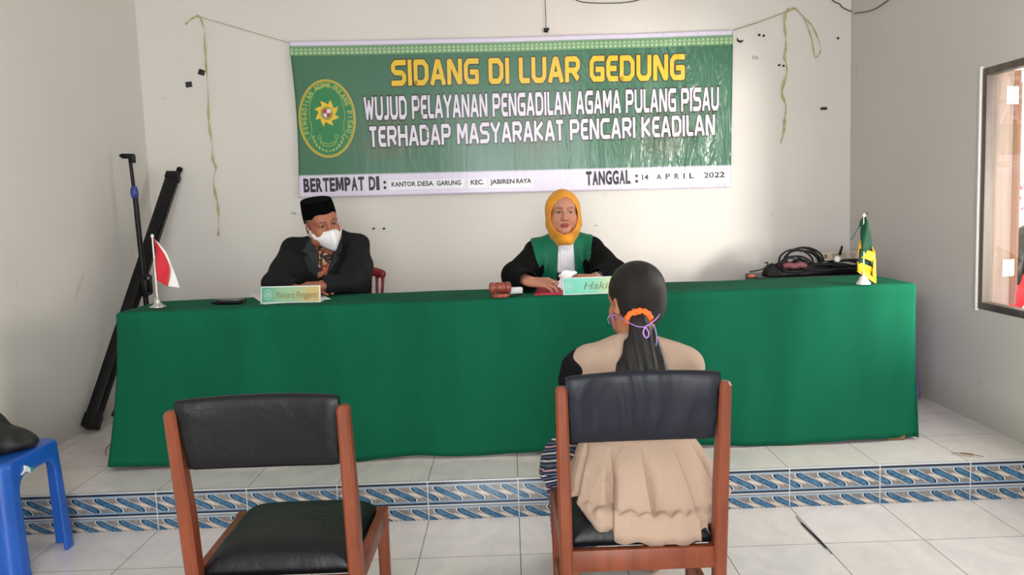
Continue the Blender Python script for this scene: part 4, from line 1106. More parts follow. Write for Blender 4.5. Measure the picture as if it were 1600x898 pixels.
sk = MB(); X0 = sx0 + .1925
def spt(px, py): 
    d_ = ray(px, py); t_ = X0 / d_.x; return Vector((X0 + .003, d_.y * t_, CAM_H + d_.z * t_))
M_stk, M_stk2 = Mat('white_sticker_paper', rgb(220, 222, 220), .5).vary(.04), Mat('teal_sticker_print', rgb(20, 150, 160), .5).vary(.05)
for pts, mi in ((((33, 742), (40, 736), (47, 738), (46, 731), (42, 728), (38, 727), (38, 733), (35, 738)), 0), (((45, 731), (49, 737), (51, 734), (50, 729), (47, 729)), 1)):
    P = [spt(*q) for q in pts]; sk.mi = mi; c = sum(P, Vector()) / len(P); n = len(P)
    sk.faces([p + Vector((.0005, 0, 0)) for p in P] + [p - Vector((.012, 0, 0)) for p in P], [list(range(n)), list(range(2 * n - 1, n - 1, -1))] + [(k, n + k, n + (k + 1) % n, (k + 1) % n) for k in range(n)])
sk.build('sticker', [M_stk, M_stk2], stool, (sx0, sy0, 0))
F = SDF((sx0 - .25, sy0 - .2, sh_ - .02), (sx0 + .22, sy0 + .2, sh_ + .2), .005)
for x, y, z, rx, ry, rz in ((-.08, -.03, .06, .12, .13, .075), (.03, 0, .045, .10, .12, .05), (.10, .02, .03, .075, .08, .035), (-.02, -.12, .03, .13, .05, .04), (-.12, .03, .105, .09, .09, .075), (-.04, .06, .08, .09, .08, .07), (.135, .04, .022, .035, .05, .022)): F.add(ell((sx0 + x, sy0 + y, sh_ + z), (rx, ry, rz)), .025)
F.disp(lambda x, y, z: .005 * np.sin(x * 38 + y * 30) * np.sin(y * 42 - z * 30 + 1) + .003 * np.sin(x * 95 + z * 70) * np.cos(y * 60))
F.inter(lambda x, y, z: (sh_ + .0015 - .001) - z + 0 * x + 0 * y)
M_bag = Mat('black_nylon', rgb(22, 22, 23), .6); M_bag.vary(.3, 14); M_bag.bump(M_bag.noise(40, detail=4), .35, .01)
bg_ = F.build('fabric_bag', M_bag, None, (sx0, sy0, sh_)); tag(bg_, 'crumpled black fabric bag lying on the blue stool', 'bag')
MB().tube(spline([(sx0 + .05, sy0 - .1, sh_ + .03), (sx0 + .08, sy0 - .13, sh_ + .012), (sx0 + .02, sy0 - .165, sh_ + .008), (sx0 - .06, sy0 - .16, sh_ + .02)], 6), .008, 8, True, .4).build('strap', M_bag, bg_, (sx0, sy0, sh_))

# ------------------------------------------------------------------ outside the window
M_ground = Mat('pale_concrete', rgb(210, 204, 194), .85).vary(.08, 4)
structure(MB().box((6.45, 3.5, -.06), (8.0, 16, .1)).build('floor_yard', M_ground))
sh0 = Vector((RW + .165, 3.99, WZ0)); dl = Vector((.535, .845, 0)); nl = Vector((dl.y, -dl.x, 0))
shu = thing('window_shutter', 'brown wooden shutter folded outward behind the white hinges', 'shutter', sh0)
Ml = Matrix((dl, nl * -1, Vector((0, 0, 1)))).transposed(); Hs = WZ1 - WZ0 - .02
MB().box(sh0 + dl * .03 + Vector((0, 0, Hs / 2 + .01)), (.06, .045, Hs), Ml, .003).build('stile', M_stile, shu, sh0)
MB().box(sh0 + dl * .60 + Vector((0, 0, Hs / 2 + .01)), (.06, .045, Hs), Ml, .003).build('stile', M_stile, shu, sh0)
MB().box(sh0 + dl * .315 + Vector((0, 0, Hs / 2 + .01)), (.51, .022, Hs - .02), Ml, .002).build('panel', M_stile, shu, sh0)
for z in (.93, 1.755):
    m = MB(); m.box((RW + .118, WY1 - .0175, z), (.032, .003, .082), None, .001); m.box(sh0 + Vector((.0, -.006, z - WZ0)) + nl * .0, (.044, .003, .08), Matrix.Rotation(.05, 3, 'Z'), .001)
    m.tube([(RW + .143, WY1 - .02, z - .04), (RW + .143, WY1 - .02, z + .04)], .005, 8); m.build('hinge', M_whitep, shu, sh0)

# ------------------------------------------------------------------ people
def skin_mat(name, base):
    m = Mat(name, base, .5, spec=.4); t = m.tint()
    n = m.noise(60, detail=3); m.color(m.mix(n.ss(.3, .7) * .12, t, tuple(v * .8 for v in base[:3]) + (1,)))
    m.b.inputs['Subsurface Weight'].default_value = .08; m.b.inputs['Subsurface Radius'].default_value = (.008, .004, .002)
    return m
def head(F, c, R, s, fem=True, jaw=1.0):
    c = np.array(c, float); L = lambda *p: c + R @ (np.array(p) * s)
    e = lambda p, r, k=.012: F.add(ell(L(*p), np.array(r) * s, R), k)
    e((0, .018, .030), (.074, .092, .083), .01)                      # cranium
    e((0, -.028, -.045), (.062 * jaw, .058, .070), .03)              # face
    e((0, -.050, .030), (.060, .040, .048), .02)                     # forehead
    e((0, -.070, -.098), (.024 * jaw, .022, .018), .03)              # chin
    for sx in (-1, 1):
        e((sx * .037, -.062, -.034), (.026, .022, .028), .02)        # cheek
        e((sx * .05 * jaw, -.022, -.075), (.020, .035, .026), .03)   # jaw corner
        F.add(cap(L(sx * .012, -.087, .017), L(sx * .045, -.070, .017), .007 * s, .006 * s), .012)
        F.cut(ell(L(sx * .031, -.098, .000), np.array((.019, .020, .010)) * s, R), .012)
        e((sx * .031, -.071, -.001), (.0165, .0135, .0125), .003)    # eyeball under the lids
        F.add(cap(L(sx * .018, -.083, .006), L(sx * .044, -.078, .005), .0032 * s, .003 * s), .004)
        F.add(cap(L(sx * .019, -.0815, -.0065), L(sx * .043, -.078, -.006), .0022 * s, .002 * s), .004)
        e((sx * .0130, -.092, -.036), (.0090, .0095, .0078), .006)   # nostril wing
        F.cut(ell(L(sx * .0065, -.099, -.0425), np.array((.0035, .005, .003)) * s, R), .002)
        Re = R @ rotm(sx * .35, 0, 0)
        F.add(ell(L(sx * .077, .008, -.014), np.array((.007, .017, .030)) * s, Re), .006)    # ear
        F.cut(ell(L(sx * .084, .001, -.010), np.array((.005, .008, .016)) * s, Re), .003)
    F.add(cap(L(0, -.084, .006), L(0, -.103, -.032), .0088 * s, .0125 * s), .010)           # nose
    e((0, -.0885, -.0645), (.021, .0075, .0052), .005); e((0, -.087, -.0735), (.0185, .0080, .0062), .005)
    F.cut(cap(L(-.017, -.097, -.0685), L(.017, -.097, -.0685), .0016 * s, .0016 * s), .003)
    return L
def face_tint(V, col, c, R, s, base, lip, browz=.0205):
    p = (V - np.array(c)) @ R / s; x, y, z = np.abs(p[:, 0]), p[:, 1], p[:, 2]; fr = y < -.045
    def put(m, v, a=1.0): col[m, :3] = col[m, :3] * (1 - a) + np.array(v)[:3] * a
    put(fr & (((x - .030) / .030) ** 2 + ((z + .034) / .022) ** 2 < 1), (base[0] * 1.04, base[1] * .94, base[2] * .92), .5)
    put(fr & ((x / .0245) ** 2 + ((z + .069) / (.0118)) ** 2 < 1) & (y < -.07), lip)
    put(fr & (x < .019) & (np.abs(z + .0685) < .0013) & (y < -.07), tuple(v * .45 for v in lip[:3]))
    br = .0035 * np.clip((.056 - x) / .02, .3, 1)
    put(fr & (x > .012) & (x < .054) & (np.abs(z - (browz + .004 - ((x - .034) / .02) ** 2 * .004)) < br), (.035, .022, .016), .75)
    eye = fr & (((x - .031) / .0138) ** 2 + ((z + .0006) / .0042) ** 2 < 1)
    put(eye, (.40, .33, .29)); put(eye & ((x - .031) ** 2 + z ** 2 < .0072 ** 2), (.012, .008, .006))
    put(fr & (np.abs(z - (.0048 - ((x - .031) / .0150) ** 2 * .0042)) < .0017) & (np.abs(x - .031) < .0165), (.02, .013, .01))
def hand(F, w, fx, up, side, s=1.0, curl=(.45, .5, .35), spread=1.0, thumb=.4):
    """w wrist, fx finger direction, up back of the hand; side=+1 puts the thumb on +y=up x fx"""
    w = np.array(w, float); fx = np.array(fx, float); fx /= np.linalg.norm(fx); up = np.array(up, float); up = up - fx * (up @ fx); up /= np.linalg.norm(up); fy = np.cross(up, fx) * side
    L = lambda x, y, z: w + s * (fx * x + fy * y + up * z)
    specs = ((.031, (.041, .026, .020), .0092, .09), (.0105, (.045, .029, .021), .0094, .02), (-.0105, (.041, .027, .020), .0090, -.06), (-.030, (.032, .020, .018), .0080, -.15))
    F.add(cap(L(-.01, .0, 0), L(.035, 0, 0), .027 * s, .032 * s, up, .55), .012)
    for i, (y, seg, r, sp) in enumerate(specs):
        kx = .088 - .006 * abs(i - 1); F.add(cap(L(.01, y * .55, 0), L(kx, y, .003), .0135 * s, .0118 * s), .012)
        x, z, a, yy = kx, .003, 0.0, y
        for j, l in enumerate(seg):
            a += curl[j] * (1 + .08 * i); x2 = x + l * math.cos(a); z2 = z - l * math.sin(a); y2 = yy + l * sp * spread
            F.add(cap(L(x, yy, z), L(x2, y2, z2), (r - .0008 * j) * s, (r - .0008 * (j + 1)) * s), .0035); x, z, yy = x2, z2, y2
    t = [(.012, .020, -.004), (.042, .044, -.012), (.070, .044 + .012 * thumb, -.022), (.092, .040 + .012 * thumb, -.028)]; tr_ = (.0145, .0125, .0105, .0085)
    for i in range(3): F.add(cap(L(*t[i]), L(*t[i + 1]), tr_[i] * s, tr_[i + 1] * s), .007 if i == 0 else .004)
    return L
def folds(amp, sc, seed=0):
    rn = np.random.RandomState(seed); K = rn.randn(7, 3) * sc; ph = rn.rand(7) * 6.28
    def fn(x, y, z):
        d = 0
        for k, p in zip(K, ph): d = d + np.sin(x * k[0] + y * k[1] + z * k[2] + p)
        return (amp / 2.6 * d).astype(np.float32)
    return fn
def polyreg(px, Y, front):
    """region in front of y=front whose outline is a polygon authored at depth Y"""
    f = poly2([(atY(a, b, Y).x, atY(a, b, Y).z) for a, b in px])
    return lambda x, y, z: np.maximum(f(x, z), (y - front) + 0 * x)
def cloth_mat(name, col, rough=.8, bs=5.0, st=(1, 1, .6), strength=.3, sheen=.05):
    m = Mat(name, col, rough, spec=.25 if max(col[:3]) > .03 else .1, sheen=sheen if max(col[:3]) > .03 else 0.0); m.vary(.08, 5)
    m.bump(m.noise(bs, st, 3, .5, .8) + m.noise(500, detail=1) * .01, strength, .03); return m
def tan3(v): return np.array(v, float)

# ---------------------------------------- the judge
JY = 4.24
jo = (.288, 4.30, PZ)
SK1 = rgb(188, 130, 104)
hc = np.array(atY(880, 330.5, JY)); hR = rotm(.03, .04, 0.02); hs = .96
F = SDF((-.14, 3.66, PZ - .01), (.70, 4.62, 1.42), .0030)
head(F, hc, hR, hs, True, 1.28)
cx = hc[0]
F.add(cap((cx, JY + .02, hc[2] - .06), (cx, JY + .06, hc[2] - .17), .050, .055), .02)
F.add(cap((cx - .12, 4.29, 1.075), (cx + .12, 4.29, 1.075), .05, .05), .04); F.add(ell((cx, 4.30, .95), (.145, .095, .20)), .04); F.add(ell((cx, 4.36, .72), (.17, .13, .13)), .05)
ES, WS, HN = {}, {}, {}
for sd, sh, el, wr in ((-1, (cx - .148, 4.285, 1.07), (.022, 4.06, .971), (.085, 3.84, .960)), (1, (cx + .150, 4.285, 1.07), (.500, 4.03, .971), (.400, 3.88, .960))):
    F.add(cap(sh, el, .045, .038), .03); F.add(cap(el, wr, .038, .0255), .02); ES[sd], WS[sd] = (sh, el), (el, wr)
    F.add(cap((cx + sd * .09, 4.36, .68), (cx + sd * .10, 4.02, .66), .075, .06), .04); F.add(cap((cx + sd * .10, 4.02, .66), (cx + sd * .10, 4.04, PZ + .07), .055, .04), .03)
    F.add(cap((cx + sd * .10, 4.06, PZ + .045), (cx + sd * .11, 3.88, PZ + .032), .040, .030), .02)
hand(F, WS[-1][1], (.95, -.22, -.10), (.05, -.42, 1), 1, 1.0, (.32, .5, .4), 1.3, .3)
hand(F, WS[1][1], (-.97, -.05, -.02), (0, -.45, 1), -1, .95, (.35, .6, .5), .8, .3)
def jt(V):
    col = np.tile(np.array(SK1, np.float32), (len(V), 1)); face_tint(V, col, hc, hR, hs, SK1, rgb(158, 70, 62)); return col
M_sk1 = skin_mat('warm_skin', SK1)
J = F.build('person', M_sk1, None, jo, jt)
tag(J, 'person in an orange headscarf and black-green judge robe seated behind the table', 'person')

F = SDF((-.18, 3.74, .45), (.74, 4.66, 1.20), .0055)
F.add(ell((cx, 4.32, .93), (.175, .125, .235)), .02); F.add(cap((cx - .142, 4.295, 1.072), (cx + .146, 4.295, 1.070), .060, .060), .03)
F.add(cap((cx, 4.295, 1.135), (cx - .12, 4.295, 1.085), .060, .055), .03); F.add(cap((cx, 4.295, 1.135), (cx + .12, 4.295, 1.085), .060, .055), .03)
F.add(ell((cx, 4.37, .70), (.22, .18, .15)), .05)
for sd in (-1, 1): F.add(cap((cx + sd * .09, 4.36, .69), (cx + sd * .10, 4.05, .66), .095, .085), .04)
def lerp(a, b, t): return np.array(a) * (1 - t) + np.array(b) * t
Ft = F.copy()
for sd in (-1, 1): Ft.add(cap(ES[sd][0], lerp(*ES[sd], .4), .061, .061), .03)
Ft.disp(folds(.0045, 26, 4)); Ft.cut(cap((cx, 4.25, 1.16), (cx, 4.29, 1.30), .052, .075), .012)
for sd in (-1, 1):
    sh, el = ES[sd]; _, wr = WS[sd]; sh = lerp(sh, el, .02)
    F.add(cap(sh, el, .062, .066), .03); F.add(cap(el, lerp(el, wr, .80), .066, .056), .03)
    F.add(cap(lerp(el, wr, .1) + [sd * .012, 0, -.02], lerp(el, wr, .55) + [sd * .01, 0, -.02], .06, .06), .03)
    F.add(cap((cx + sd * .12, 4.35, 1.02), lerp(sh, el, .75) + [-sd * .02, .09, -.02], .07, .06), .04)
F.disp(folds(.0045, 26, 4))
for sd in (-1, 1):
    el, wr = WS[sd]; a, b = lerp(el, wr, .72), lerp(el, wr, 1.3); F.cut(cap(a, b, .040, .046), .006)
fb = poly2([(3.0, .0), (4.135, 0), (4.135, TZ + .002), (3.0, TZ + .002)])
F.inter(lambda x, y, z: -fb(y, z) + 0 * x)
F.cut(cap((cx, 4.25, 1.16), (cx, 4.29, 1.30), .052, .075), .012)
M_robe = cloth_mat('black_robe_cloth', rgb(13, 13, 15), .75, 9, (1, 1, .45), .55)
F.build('robe', M_robe, J, jo); F0 = Ft
M_gsat = cloth_mat('green_satin', rgb(0, 104, 74), .5, 8, (1.5, 1, .35), .35, .1)
for px in (((828, 369), (842, 365), (859, 354), (868, 366), (874, 374), (873, 388), (870, 442), (846, 442), (836, 402), (831, 383)),
           ((895, 372), (900, 362), (905, 354), (918, 357), (930, 361), (927, 372), (923, 388), (914, 442), (900, 442), (896, 395))):
    G = F0.copy(); G.disp(lambda x, y, z: -.0065 + 0 * x + 0 * y + 0 * z); G.inter(polyreg(px, 4.22, 4.31)); G.build('green_panel', M_gsat, J, jo)
G = F0.copy(); G.disp(lambda x, y, z: -.012 - .0035 * np.cos((x - cx) * 2 * PI / .0185) + 0 * y + 0 * z)
G.add(ell((cx + .005, 4.215, 1.115), (.034, .03, .03)), .02)
G.inter(polyreg(((873, 371), (877, 366), (893, 366), (896, 370), (897, 390), (899, 426), (870, 426), (872, 395)), 4.20, 4.25)); M_jab = cloth_mat('white_jabot_cloth', rgb(226, 224, 230), .8, 20, (3, 1, .2), .2); G.build('white_jabot', M_jab, J, jo)
# headscarf
F = SDF((cx - .14, 4.05, 1.08), (cx + .14, 4.45, 1.43), .003)
F.add(ell((cx - .001, JY + .018, hc[2] + .008), (.0925, .112, .108)), .01); F.add(ell((cx, JY - .008, hc[2] - .070), (.089, .092, .080)), .04)
F.add(cap((cx, JY + .015, hc[2] - .08), (cx + .002, JY + .03, hc[2] - .165), .078, .060), .03); F.add(ell((cx + .002, JY - .02, hc[2] - .142), (.05, .06, .035)), .02)
F.disp(lambda x, y, z: .0022 * np.sin((z - hc[2]) * 70 + np.abs(x - cx) * 60 + y * 20) * np.clip((hc[2] - .02 - z) / .06, 0, 1) + .0012 * np.sin(x * 50 + z * 30) + 0 * y)
ff = poly2([(atY(a, b, JY - .09).x, atY(a, b, JY - .09).z) for a, b in ((883.5, 307), (873, 312), (865.5, 321), (861.5, 332), (861, 344), (864, 355), (872, 363), (882, 367), (892, 364), (900, 355), (903.5, 344), (903.5, 332), (900, 321), (893, 311.5))])
F.D = np.maximum(F.D, -np.maximum(ff(F.ax[0][:, None, None], F.ax[2][None, None, :]), F.ax[1][None, :, None] - (JY - .015))).astype(np.float32)
F.cut(ell((cx, JY - .005, hc[2] - .03), (.078, .090, .105)), .002)
M_hij = cloth_mat('mustard_headscarf_cloth', rgb(226, 150, 40), .75, 10, (1, 1, .7), .3, .15); F.build('headscarf', M_hij, J, jo)
# ring, bracelet
hw = np.array(WS[-1][1]); r_c = hw + np.array((.113, -.032, .000))
mb_ = MB(); mb_.lathe([(.0115, -.003), (.0125, -.002), (.0125, .002), (.0115, .003)], r_c, 16, (.95, -.25, -.35)); mb_.build('ring_band', M_silver, J, jo)
mb_ = MB(); mb_.lathe([(.0, -.002), (.008, 0), (.0075, .004), (.0, .0065)], r_c + np.array((.004, -.008, .010)), 12, (.05, -.5, .85)); mb_.build('ring_stone', Mat('dark_blue_stone', rgb(40, 44, 66), .2).vary(.1), J, jo)
bw = lerp(*WS[1], .93); mb_ = MB(); mb_.lathe([(.027, -.012), (.031, -.010), (.031, .010), (.027, .012)], bw, 24, np.array(WS[1][1]) - np.array(WS[1][0]))
bm_ = Mat('black_white_bracelet', rgb(30, 28, 30), .5); x, y, z = bm_.xyz(); bm_.color(bm_.mix(((x * 1.0 + z * 1.4) * 62).fr().lt(.38), rgb(26, 24, 26), rgb(210, 204, 200))); mb_.build('bracelet', bm_, J, jo)
# crumpled tissue held between the hands
tc_ = atY(884, 437, 3.755); F = SDF(np.array(tc_) - (.06, .05, .05), np.array(tc_) + (.08, .06, .07), .003)
F.add(cap(tc_ + Vector((-.012, 0, -.022)), tc_ + Vector((.0, .012, .02)), .020, .026), .01); F.add(cap(tc_ + Vector((0, .01, .018)), tc_ + Vector((.04, .02, .026)), .024, .008), .012)
F.disp(folds(.006, 110, 2)); F.inter(lambda x, y, z: (TZ + .008) - z + 0 * x + 0 * y)
o = F.build('paper_tissue', M_paper, None, (tc_.x, tc_.y, TZ + .008)); tag(o, 'crumpled white tissue between the judge hands', 'tissue')

# ---------------------------------------- the clerk
MY = 4.34
mx = atY(508, 345, MY).x; mo = (mx, 4.45, PZ)
SK2 = rgb(166, 102, 76)
mc = np.array(atY(503, 348, MY)); mR = rotm(.60, .14, -.20); ms = 1.07
F = SDF((-1.46, 3.86, PZ - .01), (-.62, 4.80, 1.42), .0034)
Lm = head(F, mc, mR, ms, False, 1.1)
nb = np.array((mx + .0, 4.43, 1.13)); F.add(cap(Lm(0, .03, -.06), nb, .054, .060), .02)
F.add(cap((mx - .14, 4.475, 1.105), (mx + .14, 4.475, 1.105), .048, .048), .04); F.add(ell((mx, 4.49, .96), (.155, .085, .20)), .04); F.add(ell((mx, 4.55, .73), (.18, .14, .13)), .05)
A3 = lambda px, py, Y: tuple(atY(px, py, Y))
MS = {-1: (A3(460, 388, 4.44), A3(430, 441, 4.22), A3(462, 449, 4.04)), 1: (A3(556, 384, 4.44), A3(561, 447, 4.17), A3(504, 449, 4.00))}
for sd in (-1, 1):
    a, b, c_ = MS[sd]; b = (b[0], b[1], max(b[2], TZ + .055)); c_ = (c_[0], c_[1], TZ + (.040 if sd < 0 else .058)); MS[sd] = (a, b, c_)
    F.add(cap(a, b, .048, .040), .03); F.add(cap(b, c_, .040, .027), .02)
    F.add(cap((mx + sd * .10, 4.54, .70), (mx + sd * .12, 4.14, .67), .08, .062), .04); F.add(cap((mx + sd * .12, 4.14, .67), (mx + sd * .12, 4.18, PZ + .07), .058, .042), .03); F.add(cap((mx + sd * .12, 4.2, PZ + .048), (mx + sd * .13, 4.0, PZ + .034), .043, .032), .02)
hand(F, MS[1][2], (-.97, .05, -.05), (0, -.25, 1), -1, 1.05, (.28, .55, .45), .8, .3)
hand(F, MS[-1][2], (.9, -.2, -.04), (0, -.1, 1), 1, 1.05, (.1, .15, .1), .8, .3)
def mt(V):
    col = np.tile(np.array(SK2, np.float32), (len(V), 1)); face_tint(V, col, mc, mR, ms, SK2, rgb(140, 78, 70), .019); return col
M_sk2 = skin_mat('tan_skin', SK2)
Mn = F.build('person', M_sk2, None, mo, mt)
tag(Mn, 'person in a dark suit, black peci cap and white face mask seated behind the table', 'person')
F = SDF((-1.50, 3.88, .48), (-.58, 4.86, 1.24), .0055)
F.add(ell((mx, 4.48, .95), (.20, .135, .24)), .02); F.add(cap((mx - .14, 4.455, 1.118), (mx + .150, 4.455, 1.115), .064, .064), .03)
for sd in (-1, 1): F.add(cap((mx + .005, 4.45, 1.175), (mx + sd * .13, 4.455, 1.125), .062, .060), .03)
F.add(ell((mx, 4.56, .72), (.24, .19, .17)), .05)
for sd in (-1, 1):
    a, b, c_ = MS[sd]; F.add(cap(a, b, .064, .062), .03); F.add(cap(b, lerp(b, c_, .93), .060, .046), .03); F.add(cap((mx + sd * .13, 4.46, 1.03), lerp(a, b, .85) + [-sd * .03, .02, 0], .09, .07), .04); F.add(cap((mx + sd * .12, 4.40, .97), lerp(b, c_, .25) + [-sd * .02, .03, -.01], .07, .05), .04); F.add(cap((mx + sd * .1, 4.54, .71), (mx + sd * .12, 4.18, .68), .095, .08), .04)
F.disp(folds(.0055, 24, 9))
F.inter(lambda x, y, z: -fb(y, z) + 0 * x)
for sd in (-1, 1):
    a, b, c_ = MS[sd]; F.cut(cap(lerp(b, c_, .85), lerp(b, c_, 1.35), .034, .04), .005)
F.cut(cap((mx, 4.40, 1.225), (mx, 4.43, 1.36), .058, .09), .012)
F0 = F.copy()
Vp = ((488, 381), (492, 376), (520, 378), (517, 390), (513, 410), (508, 434), (495, 434), (494, 405))
fv = poly2([(atY(a, b, 4.33).x, atY(a, b, 4.33).z) for a, b in Vp])
F.D = np.maximum(F.D, -np.maximum(np.maximum(fv(F.ax[0][:, None, None], F.ax[2][None, None, :]), F.ax[1][None, :, None] - 4.42), -(F0.D + .018))).astype(np.float32)
M_suit = cloth_mat('charcoal_suit_cloth', rgb(31, 32, 33), .75, 8, (1, 1, .5), .5); F.build('jacket', M_suit, Mn, mo)
M_bat = Mat('orange_batik_cloth', rgb(190, 96, 60), .7); v1 = M_bat.vor(34); v2 = M_bat.noise(46, detail=2); cb = M_bat.mix(v1.ss(.25, .5), rgb(206, 104, 66), rgb(40, 26, 26)); cb = M_bat.mix(v2.ss(.56, .62), cb, rgb(206, 170, 140)); M_bat.color(M_bat.mix(M_bat.vor(22, (1, 1, .7), 'F2').lt(.42), cb, rgb(196, 80, 46)))
G = F0.copy(); G.disp(lambda x, y, z: .005 + 0 * x + 0 * y + 0 * z); G.inter(polyreg(((485, 372), (523, 374), (516, 440), (492, 440)), 4.33, 4.44)); G.build('batik_shirt', M_bat, Mn, mo)
M_lap = cloth_mat('charcoal_lapel_cloth', rgb(46, 48, 49), .7, 10, (1, 1, .6), .25)
for px in (((489, 366), (494, 378), (495, 404), (496, 434), (485, 424), (473, 403), (478, 398), (468, 394), (478, 374)), ((524, 372), (518, 392), (514, 412), (508, 434), (514, 428), (527, 404), (523, 398), (533, 393), (530, 374))):
    G = F0.copy(); G.disp(lambda x, y, z: -.0045 + 0 * x + 0 * y + 0 * z); G.inter(polyreg(px, 4.33, 4.43)); G.build('lapel', M_lap, Mn, mo)
# collar of the shirt
F = SDF((mx - .1, 4.33, 1.08), (mx + .1, 4.55, 1.22), .004); F.add(cap((mx, 4.405, 1.13), (mx, 4.435, 1.165), .075, .066), .01); F.cut(cap((mx, 4.38, 1.08), (mx, 4.43, 1.25), .058, .06), .004); F.inter(polyreg(((470, 374), (484, 374), (505, 405), (520, 376), (540, 380), (540, 340), (470, 340)), 4.36, 4.6)); F.build('shirt_collar', M_bat, Mn, mo)
# cap, hair, mask
hm = lambda *p: Vector(mc + mR @ (np.array(p) * ms))
rows = []
for zz, rx, ry, dy in ((.030, .078, .098, .014), (.034, .080, .100, .014), (.06, .0795, .099, .017), (.090, .077, .096, .020), (.110, .074, .093, .023), (.115, .071, .090, .023), (.114, .064, .082, .023), (.1155, .03, .06, .023), (.116, .004, .05, .023)):
    rows.append([hm(rx * math.cos(2 * PI * k / 40), dy + ry * math.sin(2 * PI * k / 40), zz + .012 * (-math.sin(2 * PI * k / 40)) * (zz < .1) - (.0) ) for k in range(40)])
m = MB(); m.grid(rows, True, False, True); m.faces(rows[-1], [list(range(40))], True); m.faces(rows[0], [list(range(39, -1, -1))])
M_peci = Mat('black_velvet', rgb(5, 5, 6), .9, spec=.05).vary(.2, 30); m.build('peci_cap', M_peci, Mn, mo)
F = SDF(mc - .16, mc + .16, .003); F.add(ell(mc + mR @ (np.array((0, .024, .022)) * ms), np.array((.0775, .091, .082)) * ms, mR), .01)
F.D = np.maximum(F.D, (lambda q: np.maximum(np.maximum(-(q[1] + .012 - .35 * np.clip(q[2], -.1, .03)), q[2] - .045), -(q[2] + .045)))([(mR[0, i] * (F.ax[0][:, None, None] - mc[0]) + mR[1, i] * (F.ax[1][None, :, None] - mc[1]) + mR[2, i] * (F.ax[2][None, None, :] - mc[2])) / ms for i in range(3)])).astype(np.float32)
for sx in (-1, 1): F.cut(ell(mc + mR @ (np.array((sx * .08, .010, -.014)) * ms), np.array((.018, .022, .034)) * ms, mR), .003)
M_hair2 = Mat('grey_black_hair', rgb(40, 38, 38), .5); M_hair2.vary(.3, 90); F.build('hair', M_hair2, Mn, mo)
rows = []
for i in range(17):
    u = i / 16 * 2 - 1; r = []
    for j in range(11):
        v = j / 10; a = abs(u)
        ztop = -.018 - .018 * a; zbot = -.132 + .066 * a ** 1.3; z = ztop + (zbot - ztop) * v
        ridge = -.106 - .026 * math.sin(PI * min(1, v * 1.02)) ** .8 + .018 * v; y = ridge + (.078 + .016 * (1 - v)) * a ** 1.25
        r.append(hm(u * .080 * (1 - .10 * v * a), y - .010, z))
    rows.append(r)
M_mask = Mat('white_mask_fabric', rgb(238, 236, 238), .8).vary(.02, 30)
m = MB(); m.sheet(rows, .002); mk = m.build('face_mask', M_mask, Mn, mo)
for sx in (-1, 1):
    MB().tube(spline([hm(sx * .066, -.030, -.036), hm(sx * .078, -.008, -.008), hm(sx * .082, .016, .010), hm(sx * .084, .026, -.015)], 5), .0018, 6).build('ear_loop', M_mask, mk, mo)
    MB().tube(spline([hm(sx * .066, -.030, -.062), hm(sx * .076, -.004, -.050), hm(sx * .082, .022, -.035), hm(sx * .084, .026, -.015)], 5), .0018, 6).build('ear_loop', M_mask, mk, mo)

# red plastic chairs behind the table
def plastic_chair(name, label, mat, loc, rot=0.0):
    F = SDF((-.30, -.30, -.01), (.30, .36, .90), .0075)
    F.add(rbox((0, 0, .42), (.215, .21, .014), .012), .01)
    n = 9
    for k in range(n):
        a = (k / (n - 1) - .5) * 1.5; x, y = .235 * math.sin(a) * 1.02, .28 - .09 * (1 - math.cos(a)) * 1.6
        F.add(cap((x * .93, y - .06, .42), (x, y, .80 - .05 * abs(a)), .012, .011, (0, 1, 0), .8), .012)
    chain(F, [(.235 * math.sin((k / 12 - .5) * 1.5) * 1.02, .28 - .09 * (1 - math.cos((k / 12 - .5) * 1.5)) * 1.6, .81 - .05 * abs((k / 12 - .5) * 1.5)) for k in range(13)], [.024] * 13, .012, (0, 1, 0), .6)
    for sx in (-1, 1):
        F.add(cap((sx * .195, -.18, .42), (sx * .235, -.235, 0.012), .024, .018), .015); F.add(cap((sx * .19, .19, .42), (sx * .235, .285, 0.012), .024, .018), .015)
    F.inter(lambda x, y, z: .0 - z + 0 * x + 0 * y)
    o = F.build(name, mat, None, (0, 0, 0)); o.location = loc; o.rotation_euler = (0, 0, rot); return tag(o, label, 'chair')
M_redp = Mat('dark_red_plastic', rgb(140, 36, 44), .4).vary(.08)
pc = plastic_chair('plastic_chair', 'dark red plastic chair under the man in the suit', M_redp, (mx + .045, 4.60, PZ)); pc['group'] = 'red plastic chairs behind the table'
pd = dup(pc, (cx + .02, 4.42, PZ), 0.0, 'red plastic chair under the person in the judge robe', 'red plastic chairs behind the table')
pd.scale = (.86, .86, .92)

# ---------------------------------------- the woman seen from behind
WY = 2.50
wc = np.array(atY(992, 469, WY)); wR = rotm(PI + .46, .20, 0.0) ; ws_ = .95
wx = .352; wo = (wx, 2.42, 0)
SK3 = rgb(176, 116, 84)
F = SDF((-.02, 2.14, -.01), (.74, 3.10, 1.16), .0038)
Lw = head(F, wc, wR, ws_)
F.add(cap(wc + np.array((0, -.02, -.06)), (wx + .005, 2.42, .885), .047, .055), .02)
F.add(cap((wx - .13, 2.425, .835), (wx + .13, 2.425, .825), .05, .05), .04); F.add(ell((wx, 2.40, .69), (.145, .09, .20)), .04); F.add(ell((wx, 2.40, .51), (.145, .105, .075)), .05)
WA = {-1: ((wx - .165, 2.44, .830), (wx - .178, 2.53, .620), (wx - .08, 2.72, .595)), 1: ((wx + .160, 2.44, .820), (wx + .165, 2.54, .590), (wx + .05, 2.74, .590))}
